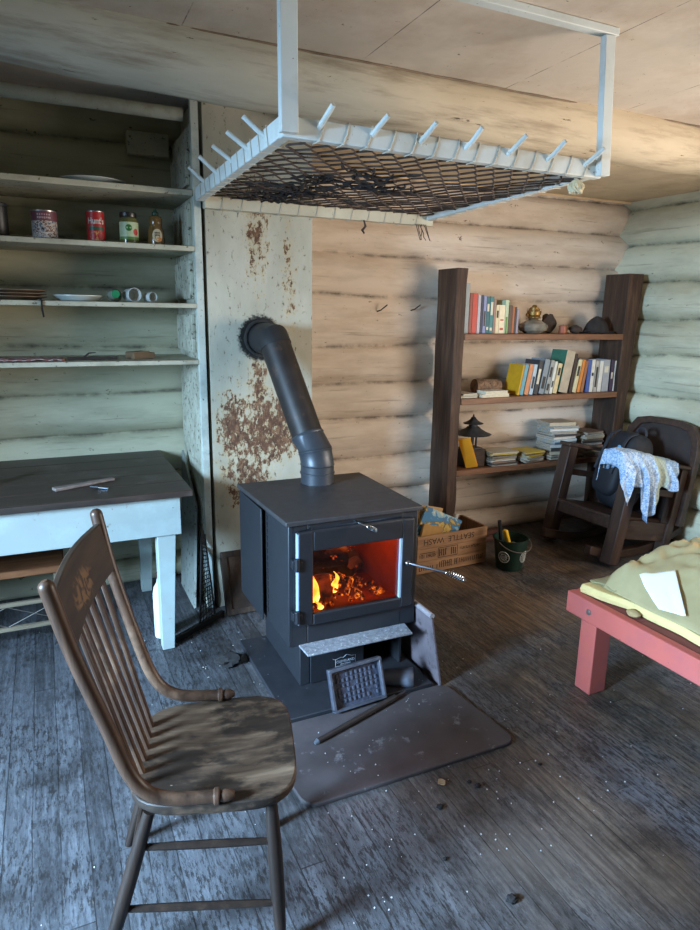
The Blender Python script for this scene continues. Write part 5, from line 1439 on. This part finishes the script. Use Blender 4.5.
for i, (a, b, r, lab) in enumerate((((2.50, 3.60, .03), (2.90, 3.63, .034), .028, 'dark reddish stick of kindling on the floor under the bookcase'), ((2.50, 3.53, .024), (2.78, 3.545, .024), .021, 'thinner split stick of kindling beside the thicker one'))):
    mb = MB(); a, b = Vector(a), Vector(b); mb.tube([a.lerp(b, k/6)+Vector((0, 0, .004*nz(k, i, 2))) for k in range(7)], r, 7)
    tag(mb.build('kindling', plain('red_brown_bark', (86, 54, 44), 0.9, 0.3, 20), loc=(a.x, a.y, 0)), lab, 'kindling')

bk = thing('bucket', 'dark green bucket with round white emblems beside the crate', 'bucket', (2.535, 3.085, 0))
m_bucket = plain('dark_green_bucket', (18, 44, 34), 0.4, 0.12, 10)
BC = (2.575, 3.10, 0)
MB().lathe([(0, 0.002), (0.082, 0.002), (0.084, 0.008), (0.107, 0.195), (0.113, 0.196), (0.113, 0.203), (0.104, 0.203), (0.103, 0.194), (0.080, 0.014), (0, 0.012)], BC, 30).build('pail', m_bucket, bk)
m_emw = plain('white_emblem_print', (186, 190, 184), 0.5)
for ac in (-1.08, 0.42):
    zc = 0.095; r = 0.0875+(0.107-0.084)*(zc/0.195)+0.0012
    mb = MB()
    def onb(a, zz): rr_ = 0.084+(0.107-0.084)*((zz-0.008)/0.187)+0.0012; return Vector((BC[0]+rr_*math.sin(ac+a/rr_), BC[1]-rr_*math.cos(ac+a/rr_), zz))
    mb.tube([onb(0.036*math.cos(k*PI/12), zc+0.036*math.sin(k*PI/12)) for k in range(24)], 0.0026, 4, closed=True)
    mb.tube([onb(0.020*math.cos(k*PI/12), zc+0.020*math.sin(k*PI/12)) for k in range(24)], 0.0022, 4, closed=True)
    for q in range(-2, 3): mb.tube([onb(q*0.006, zc-0.015+abs(q)*.002), onb(q*0.005+.003*math.sin(q), zc), onb(q*0.006, zc+0.012-abs(q)*.002)], 0.0016, 4)
    for k in range(18):
        if k % 9 < 8: mb.tube([onb(0.025*math.cos(k*PI/9), zc+0.025*math.sin(k*PI/9)), onb(0.031*math.cos(k*PI/9), zc+0.031*math.sin(k*PI/9))], 0.0016, 4)
    mb.build('round_emblem', m_emw, bk, smooth=0)
MB().tube([(BC[0]-0.112*math.cos(a), BC[1]-0.03-0.10*math.sin(a), 0.192-0.05*math.sin(a)) for a in [PI*k/14 for k in range(15)]], 0.003, 6).build('bail_handle', plain('grey_wire', (120, 112, 104)), bk)
hm = thing('yellow_handled_tool', 'tool with a black and yellow grip standing in the green bucket', 'tool', (2.56, 3.08, 0.02))
T0, T1 = Vector((2.60, 3.085, 0.020)), Vector((2.485, 3.06, 0.29))
def tl(a, b): return [T0.lerp(T1, a), T0.lerp(T1, b)]
MB().tube(tl(0.02, 0.60), 0.010, 10).build('shaft', m_iron, hm)
MB().bar(*tl(0.6, 0.93), 0.030, 0.024).build('yellow_grip', plain('yellow_plastic', (222, 172, 34), 0.4, 0.06), hm, bevel=0.006)
MB().tube([Vector((2.535, 3.125, 0.05)), Vector((2.492, 3.12, 0.315))], 0.012, 8).build('black_bar', m_iron, hm)
wd = thing('white_rag', 'crumpled pale rag lying inside the green bucket', 'rag', (2.60, 3.09, 0.06))
mb = MB(); mb.grid(lambda u, v: Vector((BC[0]+0.078*(2*u-1)*math.sqrt(max(0, 1-(2*v-1)**2*.5)), BC[1]+0.078*(2*v-1)*math.sqrt(max(0, 1-(2*u-1)**2*.5)), 0.135+0.03*nz(u*4, v*4, 2))), 14, 14)
mb.build('cloth', plain('pale_rag', (150, 136, 120), 0.9, 0.3, 20), wd, solid=0.003)

# ================================================================== ROCKING CHAIR
RT = math.radians(11.5)
MRK = Matrix.Translation((3.155, 2.825, 0.046)) @ Matrix.Rotation(math.radians(3.2), 4, 'Z') @ Matrix.Rotation(RT, 4, 'Y')
rk = thing('rocking_chair', 'heavy dark wooden rocking chair tilted back in the room corner', 'rocking chair', M=MRK)
m_rk = wood('dark_rocker_wood', (80, 58, 46), (36, 24, 19), 'X', 3.5, 0.5, (120, 90, 72), 0.68)
m_rkz = wood('dark_rocker_post', (80, 58, 46), (34, 22, 18), 'Z', 3.5, 0.5, (110, 84, 68), 0.72)
m_pad = plain('dark_leather_back', (52, 42, 38), 0.6, 0.25, 12, dirt=(72, 58, 52), dirt_at=0.6)
RW = 0.62     # local: x backward, y across, z up
RY0, RY1 = 0.0, RW
def runner(a): return 1.2-math.sqrt(1.2**2-(a-0.10)**2)
for y in (0.0865, RW-0.1365):
    mb = MB(); rows = []
    for k in range(25):
        a = -0.10+0.88*k/24; z = runner(a); rows.append(mb.verts([(a, y, z), (a, y+0.05, z), (a, y+0.05, z+0.055), (a, y, z+0.055)]))
    for A, B in zip(rows, rows[1:]):
        for i in range(4): mb.face([A[i], A[(i+1) % 4], B[(i+1) % 4], B[i]])
    mb.face(rows[0][::-1]); mb.face(rows[-1]); mb.build('rocker', m_rk, rk, world=False, bevel=0.004)
for y in (0.0, RW-0.085):
    MB().box(0.0, 0.085, y, y+0.085, -0.022, 0.655).build('front_post', m_rkz, rk, world=False, bevel=0.006)
    MB().hexa([Vector(p) for p in ((0.50, y+.01, runner(0.53)-0.01), (0.565, y+.01, runner(0.53)-.01), (0.565, y+.075, runner(0.53)-.01), (0.50, y+.075, runner(0.53)-.01), (0.50, y+.01, 0.655), (0.565, y+.01, 0.655), (0.565, y+.075, 0.655), (0.50, y+.075, 0.655))]).build('rear_post', m_rkz, rk, world=False, bevel=0.004)
    MB().box(-0.015, 0.57, y-0.006, y+0.091, 0.6555, 0.680).build('arm', m_rk, rk, world=False, bevel=0.006)
    MB().box(0.0855, 0.4995, y+0.03, y+0.052, 0.455, 0.498).build('side_slat', m_rk, rk, world=False, bevel=0.003)
    MB().box(0.0855, 0.4995, y+0.025, y+0.055, 0.150, 0.275).build('side_rail', m_rk, rk, world=False, bevel=0.003)
MB().box(0.02, 0.05, 0.0855, RW-0.0855, 0.195, 0.262).build('front_rail', m_rk, rk, world=False, bevel=0.003)
MB().box(-0.004, 0.55, 0.0865, RW-0.0865, 0.2625, 0.284).build('seat', m_rk, rk, world=False, bevel=0.004)
# back: bow-topped frame with a dark panel, leaning further back
BT = Matrix.Translation((0.598, 0, 0.27)) @ Matrix.Rotation(math.radians(-1), 4, 'Y')
def bow(t, inset=0.0):      # t in 0..1 along the frame from one foot over the top to the other
    w = RW/2-0.012-inset; h = 0.70-inset
    P_ = [(-w, 0.0), (-w, h*0.35), (-w*1.0, h*0.68), (-w*0.93, h*0.86), (-w*0.74, h*0.97), (-w*0.4, h), (0, h*1.005), (w*.4, h), (w*0.74, h*0.97), (w*0.93, h*0.86), (w, h*0.68), (w, h*0.35), (w, 0)]
    f = t*(len(P_)-1); i = min(int(f), len(P_)-2); f -= i
    return (P_[i][0]*(1-f)+P_[i+1][0]*f+RW/2-0.03, P_[i][1]*(1-f)+P_[i+1][1]*f)
mb = MB(); rows = []
for k in range(61):
    y, z = bow(k/60); y2, z2 = bow(k/60, 0.045)
    rows.append(mb.verts([BT @ Vector((-0.025, y, z)), BT @ Vector((0.025, y, z)), BT @ Vector((0.025, y2, max(0, z2))), BT @ Vector((-0.025, y2, max(0, z2)))]))
for A, B in zip(rows, rows[1:]):
    for i in range(4): mb.face([A[i], A[(i+1) % 4], B[(i+1) % 4], B[i]])
mb.face(rows[0][::-1]); mb.face(rows[-1]); mb.build('back_frame', m_rk, rk, world=False, bevel=0.004)
mb = MB(); mb.prism([bow(k/40, 0.04) for k in range(41)], lambda u, v, t: BT @ Vector((t+0.02*math.sin(PI*(u-0.1)/0.5)*(1 if t > 0 else .6), u, v)), -0.006, 0.012)
mb.build('back_panel', m_pad, rk, world=False)

# ---- backpack on the seat
def rkw(p): return MRK @ Vector(p)
pk = thing('backpack', 'black backpack sitting on the seat of the rocking chair', 'backpack', (3.50, 3.22, 0.28))
m_pk = plain('black_nylon', (30, 31, 36), 0.7, 0.2, 18, bump=0.3)
m_pk2 = plain('charcoal_webbing', (46, 48, 54), 0.8, 0.2, 40)
def blob(mb, c, r, R3, n=3.2, nu=32, nv=20, lum=0.03, seed=1):
    rows = []
    for j in range(nv+1):
        ph = -PI/2+PI*j/nv; row = []
        for k in range(nu):
            th = 2*PI*k/nu
            f = lambda x: math.copysign(abs(x)**(2/n), x)
            d = Vector((f(math.cos(ph))*f(math.cos(th)), f(math.cos(ph))*f(math.sin(th)), f(math.sin(ph))))
            p = Vector((d.x*r[0], d.y*r[1], d.z*r[2])); p *= 1+lum*noise.noise(p*9+Vector((seed, 0, 0)))
            row.append(mb.bm.verts.new(Vector(c)+R3 @ p))
        rows.append(row)
    for a, b in zip(rows, rows[1:]):
        for k in range(nu): mb.face([a[k], a[(k+1) % nu], b[(k+1) % nu], b[k]])
    bmesh.ops.remove_doubles(mb.bm, verts=mb.bm.verts, dist=1e-5); return mb
PR = (Matrix.Rotation(math.radians(-12), 4, 'Z') @ Matrix.Rotation(math.radians(13), 4, 'Y')).to_3x3()
PC = Vector((3.575, 3.175, 0.530))
blob(MB(), PC, (0.115, 0.158, 0.270), PR, 3.4).build('main_bag', m_pk, pk, smooth=70)
blob(MB(), PC+PR @ Vector((-0.105, 0.0, -0.06)), (0.055, 0.125, 0.13), PR, 3.2, seed=4).build('front_pocket', m_pk, pk, smooth=70)
blob(MB(), PC+PR @ Vector((0.0, 0.165, -0.09)), (0.06, 0.035, 0.10), PR, 3.0, seed=6).build('side_pocket', m_pk, pk, smooth=70)
MB().tube([PC+PR @ Vector(p) for p in bez([(0.05, -0.05, 0.262), (0.045, -0.04, 0.295), (0.045, 0.0, 0.308), (0.045, 0.04, 0.295), (0.05, 0.05, 0.262)], 5)], 0.010, 8).build('grab_handle', m_pk2, pk)
for y in (-0.09, 0.09):
    mb = MB(); pts = [PC+PR @ Vector(p) for p in bez([(-0.05, y, 0.268), (-0.115, y, 0.22), (-0.145, y, 0.10), (-0.165, y, -0.03)], 5)]
    for a, b in zip(pts, pts[1:]): mb.bar(a, b, 0.024, 0.006, PR @ Vector((-1, 0, 0)))
    mb.build('compression_strap', m_pk2, pk)
mb = MB(); blob(mb, PC+PR @ Vector((-0.118, -0.035, 0.145)), (0.006, 0.016, 0.022), PR, 3); mb.build('blue_tag', plain('bright_blue_tag', (70, 160, 214), 0.5, 0.05), pk)

# ---- shirt draped over the near arm
sm = NT('blue_patterned_shirt'); f_ = sm.noise(sm.coord(), 70, 3, 0.6, 1.2); f2 = sm.noise(sm.coord(loc=(3, 1, 1)), 24, 4)
c_ = sm.ramp(f_, [(0.36, srgb(104, 136, 180)), (0.5, srgb(150, 176, 204)), (0.62, srgb(196, 208, 216))])
ck2 = sm.n('ShaderNodeTexChecker'); ck2.inputs['Scale'].default_value = 70; ck2.inputs['Color1'].default_value = srgb(176, 184, 166); ck2.inputs['Color2'].default_value = srgb(150, 166, 160); sm.l(sm.coord(), ck2.inputs['Vector'])
X_ = sm.xyz(sm.coord())[0]
band_ = sm.math('MULTIPLY', sm.math('GREATER_THAN', X_, 0.02), sm.math('LESS_THAN', X_, 0.125))
sm.set(sm.mix(band_, c_, ck2.outputs[0]), 0.85)
shirt_loc = Vector((3.40, 2.86, 0.5))
def arm_top(x): return rkw(((x-3.155-0.135)/math.cos(RT), 0, 0.681)).z
HEM = [(0, .10), (.03, .27), (.08, .31), (.115, .28), (.13, .17), (.22, .20), (.30, .185), (.325, .33), (.40, .41), (.47, .39), (.60, .31), (.68, .20), (.72, .155), (.85, .175), (.93, .15), (1, .05)]
def hem(u):
    for (a, b), (c, d) in zip(HEM, HEM[1:]):
        if a <= u <= c: return b+(d-b)*(u-a)/(c-a)
    return HEM[-1][1]
SY = 2.873
def shirt(u, v):
    x = 3.105+0.56*u
    tails = hem(u); far = 0.12+0.03*math.sin(u*9)
    yc = SY+(x-3.2)*math.tan(math.radians(3.2))
    top = arm_top(x)+0.010+0.030*math.exp(-((u-0.35)/0.28)**2)*(0.7+.5*nz(u*6, v*4, 2))
    if u < 0.05: top -= 0.10*(1-u/0.05)**2
    hw = 0.062
    s = v*(tails+2*hw+far)-tails
    fold = 0.020*math.sin(u*24+2.5*nz(u*4, v*3, 6))+0.012*math.sin(u*51+v*5)
    if s < 0:
        k = -s; y = yc-hw-0.014-0.022*math.sin(min(1, k/0.18)*PI/2)-(fold+.02)*min(1, k/0.10); z = top-0.012-k
        x += 0.05*(0.45-u)*min(1, k/0.3)*(1 if u > .18 else .2)
    elif s < 2*hw:
        t = s/(2*hw); y = yc-hw-0.014+(2*hw+0.028)*t; z = top+0.014*math.sin(PI*t)+0.010*nz(u*8, t*4, 3)*math.sin(PI*t)
    else:
        k = s-2*hw; y = yc+hw+0.014+0.015*min(1, k/0.1)+abs(fold)*min(1, k/0.08)*.4; z = top-k*0.9
    return Vector((x, y, z))
mb = MB(); mb.grid(shirt, 110, 60)
sh_o = mb.build('draped_shirt', sm.m, solid=0.003, loc=shirt_loc, smooth=80)
tag(sh_o, 'pale blue patterned shirt draped over the arm of the rocking chair', 'shirt')

# ================================================================== BED PLATFORM
m_red = painted('faded_red_bed_paint', (196, 96, 84), (112, 64, 56), 0.73, (176, 92, 90), 6, grime=0.10)
m_redtop = painted('dark_red_bed_top', (128, 66, 62), (80, 48, 42), 0.72, (104, 54, 50), 6)
bed = thing('bed_platform', 'low red painted wooden bed platform with thick square legs', 'bed', (2.4, 1.0, 0))
BX0, BX1, BY0, BY1 = 1.970, 2.80, -0.15, 1.975
MB().box(BX0, BX0+0.042, BY0, BY1, 0.315, 0.408).build('side_rail', m_red, bed, bevel=0.004)
MB().box(BX1-0.042, BX1, BY0, BY1, 0.315, 0.408).build('side_rail', m_red, bed, bevel=0.004)
MB().box(BX0+0.0425, BX1-0.0425, BY1-0.042, BY1, 0.315, 0.407).build('end_rail', m_red, bed, bevel=0.004)
MB().box(BX0+0.0425, BX1-0.0425, BY0, BY0+.042, 0.315, 0.407).build('end_rail', m_red, bed, bevel=0.004)
mb = MB()
for k in range(7):
    y0 = BY0+0.043+k*0.2913; mb.box(BX0+0.043, BX1-0.043, y0, y0+0.2895, 0.385, 0.4045)
mb.build('deck_boards', m_redtop, bed, bevel=0.002)
for x in (BX0+0.001, BX1-0.091):
    for y in (1.80, 0.05): MB().box(x+0.001, x+0.090, y, y+0.085, 0, 0.3145).build('leg', m_red, bed, bevel=0.004)
for y in (1.845, 0.09): MB().lathe([(0, 0), (0.012, 0), (0.012, 0.003), (0.006, 0.005), (0, 0.005)], (BX0-0.0002, y, 0.362), 12, Matrix.Rotation(-PI/2, 4, 'Y')).build('bolt_head', plain('grey_bolt', (150, 140, 132), 0.4, metal=0.7), bed)
# foam pad
m_foam = plain('yellow_foam', (226, 200, 136), 0.9, 0.08, 20, bump=0.2)
pad = MB(); n = 40; rows = []
for k in range(n+1):
    y = -0.08+2.02*k/n; e = 0.016*nz(y*3, 1, 1)+0.008*nz(y*9, 2, 1)
    xl = 2.060+e+0.05*max(0, (y-1.72)/0.2)*-1.0
    xr = 2.72
    z0 = 0.4085
    zt = 0.445+0.004*nz(y*4, 5, 5)
    rows.append(pad.verts([(xl, y, z0), (xl-0.004, y, z0+0.02), (xl+0.006, y, zt), (xr, y, zt), (xr, y, z0)]))
for A, B in zip(rows, rows[1:]):
    for i in range(5): pad.face([A[i], A[(i+1) % 5], B[(i+1) % 5], B[i]])
pad.face(rows[0][::-1]); pad.face(rows[-1])
tag(pad.build('foam_pad', m_foam, loc=(2.4, 0.93, 0.4085), bevel=0.003), 'thin yellow foam pad lying on the red bed platform', 'foam pad')
# khaki blanket heaped on the pad
m_kh = plain('khaki_blanket_cloth', (168, 152, 110), 0.85, 0.10, 9, bump=0.15)
KX0, KX1, KY0, KY1 = 2.062, 2.76, -0.05, 1.875
def ksurf(x, y):
    u = (x-KX0)/(KX1-KX0); v = (y-KY0)/(KY1-KY0)
    wl = 0.055+0.24*min(1, max(0, (1.80-y)/0.30))
    tl_ = min(1, max(0, (x-KX0)/wl)); e = 1-abs(2*max(u, .5)-1)**12; e2 = 1-max(0, (v-0.95)/0.05)**2.5
    h = (math.sin(tl_*PI/2)**0.85)*(max(0, e)**0.6)*(max(0, e2)**0.5)
    t_ = min(1, max(0, (u-0.02)/0.5)); t_ = t_*t_*(3-2*t_)
    up_ = 0.112+0.060*t_+0.018*nz(x*3, y*3, 2)
    fa = x*4.2+y*3.0+1.2*nz(x*2.5, y*2.5, 3)
    ridge = 1-abs(math.sin(fa*2.3))**0.55
    far_r = min(1, max(0, (u-0.16)*4))
    pd = min(1, max(0, (math.hypot((x-2.13)/0.16, (y-1.58)/0.22)-0.70)/0.4))
    wr = 0.072*ridge*far_r*(0.55+0.6*nz(x*4, y*4, 12))*pd*min(1, max(0.12, (1.82-y)/0.40))
    small = 0.018*(1-abs(nz(x*13+y*6, y*13-x*4, 5))*2.2)
    return 0.4495+h*(up_+wr+small*(0.25+.75*pd))+0.004*nz(x*22, y*22, 4)*h
def kpt(u, v):
    x = KX0+(KX1-KX0)*u; y = KY0+(KY1-KY0)*v
    y += 0.03*nz(u*3, 1, 8) if v > 0.98 else 0
    x += 0.015*nz(v*12, 2, 2) if u < 0.02 else 0
    return Vector((x, y, ksurf(KX0+(KX1-KX0)*u, KY0+(KY1-KY0)*v)))
mb = MB(); N1, N2 = 80, 150
V = [[mb.bm.verts.new(kpt(i/N1, j/N2)) for j in range(N2+1)] for i in range(N1+1)]
for i in range(N1):
    for j in range(N2): mb.face([V[i][j], V[i+1][j], V[i+1][j+1], V[i][j+1]])
edge = [V[i][0] for i in range(N1)]+[V[N1][j] for j in range(N2)]+[V[i][N2] for i in range(N1, 0, -1)]+[V[0][j] for j in range(N2, 0, -1)]
low = [mb.bm.verts.new((v.co.x, v.co.y, 0.4485)) for v in edge]
for k in range(len(edge)): mb.face([edge[k], low[k], low[(k+1) % len(edge)], edge[(k+1) % len(edge)]])
tag(mb.build('khaki_blanket', m_kh, loc=(2.4, 0.9, 0.4485), smooth=70), 'crumpled khaki blanket heaped on the foam pad of the bed', 'blanket')
# loose flap of bedding at the far end
mb = MB(); mb.grid(lambda u, v: Vector((2.062+0.36*u+0.02*nz(v*3, 1, 1), 1.80+0.145*v+0.02*nz(u*4, 2, 2), 0.452+0.010*math.sin(u*7)*math.sin(PI*v)+0.012*nz(u*5, v*4, 6)*(1-v)+0.010*(1-v))), 26, 12)
tag(mb.build('pad_cover', plain('olive_pad_cover', (150, 142, 104), 0.85, 0.15, 12), solid=0.004, loc=(2.2, 1.87, 0.447), smooth=80), 'olive cloth flap lying over the far end of the foam pad', 'cloth')
# ticking scrap of torn foam hanging from the pad edge
rock('foam_scrap', 'torn brown foam scrap on the red deck beside the pad', 'foam scrap', (2.035, 1.68, 0.405), 0.022, 0.03, 0.014, plain('brown_foam', (176, 150, 104), 0.95, 0.2, 30), 4)
# sheet of paper
pc = [Vector(p) for p in ((2.115, 1.700), (2.300, 1.690), (2.215, 1.445), (2.075, 1.470))] if False else None
def paper(u, v):
    A, B, C_2, D = [Vector(q) for q in PAPER]
    p = A.lerp(B, u).lerp(D.lerp(C_2, u), v)
    p.z += PLIFT*0.6; p.z = max(p.z, max(ksurf(p.x+dx, p.y+dy) for dx in (-.012, 0, .012) for dy in (-.012, 0, .012))+0.005)
    return p
def hit(xp, yp):
    d = at(xp, yp, Z=0)-Vector((0, 0, EYE)); o_ = Vector((0, 0, EYE)); t = 0.3
    while t < 1.0:
        p = o_+d*t
        if KX0 < p.x < KX1 and KY0 < p.y < KY1 and p.z < ksurf(p.x, p.y)+0.014: return p
        t += 0.0008
    return o_+d*0.7
PAPER = [hit(639, 577), hit(675, 571), hit(686, 617), hit(658, 615)]
PLIFT = 0.0
for i_ in range(11):
    for j_ in range(11):
        A_, B_, C__, D_ = PAPER; q_ = A_.lerp(B_, i_/10).lerp(D_.lerp(C__, i_/10), j_/10); PLIFT = max(PLIFT, ksurf(q_.x, q_.y)-q_.z)
mb = MB(); mb.grid(paper, 16, 20)
plc = sum(PAPER, Vector())/4
pp = NT('white_paper'); pp.set(srgb(232, 236, 234), 0.7); 
tag(mb.build('paper_sheet', pp.m, solid=0.0012, loc=plc, smooth=80), 'white sheet of paper lying on the khaki blanket', 'paper')

# ================================================================== FLOOR BITS
m_coal = plain('charcoal_bit', (32, 28, 27), 0.9, 0.3, 30)
m_leaf = plain('dry_leaf', (150, 124, 92), 0.85, 0.25, 30)
for (x, y, r, h, lab) in ((1.038, 1.133, .017, .008, 'largest dark bark chip on the floor boards'), (1.044, 1.506, .012, .006, 'dark chip on the floor in front of the hearth sheet'), (0.637, 2.643, .055, .030, 'dark lump of soot heaped beside the stove base plate'),
                          (1.214, 1.536, .011, .006, 'dark chip of the pair below the hearth edge, the bigger one'), (1.20, 1.565, .008, .004, 'dark chip of the pair below the hearth edge, the smaller one'), (0.945, 1.324, .007, .004, 'tiny dark crumb on the boards beyond the chair leg'), (1.484, 1.538, .007, .004, 'tiny dark crumb beyond the corner of the hearth sheet')):
    rock('charcoal_bit', lab, 'charcoal', (x, y, 0.0), r, r*.8, h, m_coal, x*7, amp=0.5)
mb = MB(); mb.grid(lambda u, v: Vector((1.095+0.03*u, 1.60+0.034*(v-.5)*math.sin(PI*min(1, u*.98+.01)), 0.002+0.006*abs(v-.5)+0.003*u)), 8, 6)
tag(mb.build('dry_leaf', m_leaf, solid=0.001, loc=(1.11, 1.60, 0.0)), 'small tan dry leaf on the floor in front of the hearth sheet', 'leaf')
mb = MB(); random.seed(21)
for i in range(300):
    if i < 220: x, y = random.uniform(0.45, 1.7), random.uniform(1.2, 3.0)
    else: x, y = random.uniform(-0.6, 3.0), random.uniform(0.6, 3.4)
    z = 0.0
    if 0.66 < x < 1.46 and 1.69 < y < 2.09: z = 0.0169
    elif 0.735 < x < 1.392 and 2.112 < y < 2.8: z = 0.0256
    if 0.84 < x < 1.37 and 2.16 < y < 2.82 or 0.73 < x < 1.3 and y > 3.2 or (1.38 < x < 1.5 or 0.6 < x < 0.7) and 1.6 < y < 2.5 or 2.07 < y < 2.14: continue
    s = random.uniform(0.0008, 0.0022)
    mb.box(-s, s, -s*.8, s*.8, 0, s*1.1, Matrix.Translation((x, y, z)) @ Matrix.Rotation(random.random()*3, 4, 'Z'))
tag(mb.build('ash_crumbs', plain('ash_crumb', (190, 188, 186), 0.9, 0.3, 50), smooth=0, loc=(1, 2, 0)), 'pale ash crumbs scattered over hearth and floor boards', 'ash', kind='stuff')

# ================================================================== LIGHT
def area(name, loc, target, sx, sy, energy, color, spread=180):
    d = bpy.data.lights.new(name, 'AREA'); d.shape = 'RECTANGLE'; d.size = sx; d.size_y = sy; d.energy = energy; d.color = color; d.spread = math.radians(spread)
    o = bpy.data.objects.new(name, d); COL.objects.link(o); o.location = loc
    o.rotation_euler = (Vector(target)-Vector(loc)).to_track_quat('-Z', 'Y').to_euler(); return o
L_COOL, L_WARM = 270.0, 86.0
area('sky_through_window', (XL+0.02, 0.92, 1.62), (0.6, 1.65, -0.25), 0.80, 0.95, L_COOL, (0.44, 0.70, 1.0), 88)
area('sunlit_ground_through_window', (XR-0.05, 1.05, 1.25), (1.7, 3.0, 2.1), 1.7, 0.9, L_WARM, (1.0, 0.87, 0.76), 145)
w = bpy.data.worlds.new('sky'); sc.world = w; w.use_nodes = True
wt = w.node_tree; bg = wt.nodes['Background']
sky = wt.nodes.new('ShaderNodeTexSky'); sky.sky_type = 'NISHITA'; sky.sun_elevation = math.radians(35); sky.sun_disc = False
wt.links.new(sky.outputs[0], bg.inputs['Color']); bg.inputs['Strength'].default_value = 0.3

vs = sc.view_settings
vs.view_transform = 'Standard'; vs.look = 'None'; vs.gamma = 1.0; vs.exposure = -0.27; vs.use_curve_mapping = False
sc.cycles.use_denoising = True
sc.cycles.max_bounces = 8; sc.cycles.diffuse_bounces = 5; sc.cycles.sample_clamp_indirect = 6.0
sc.cycles.transparent_max_bounces = 8
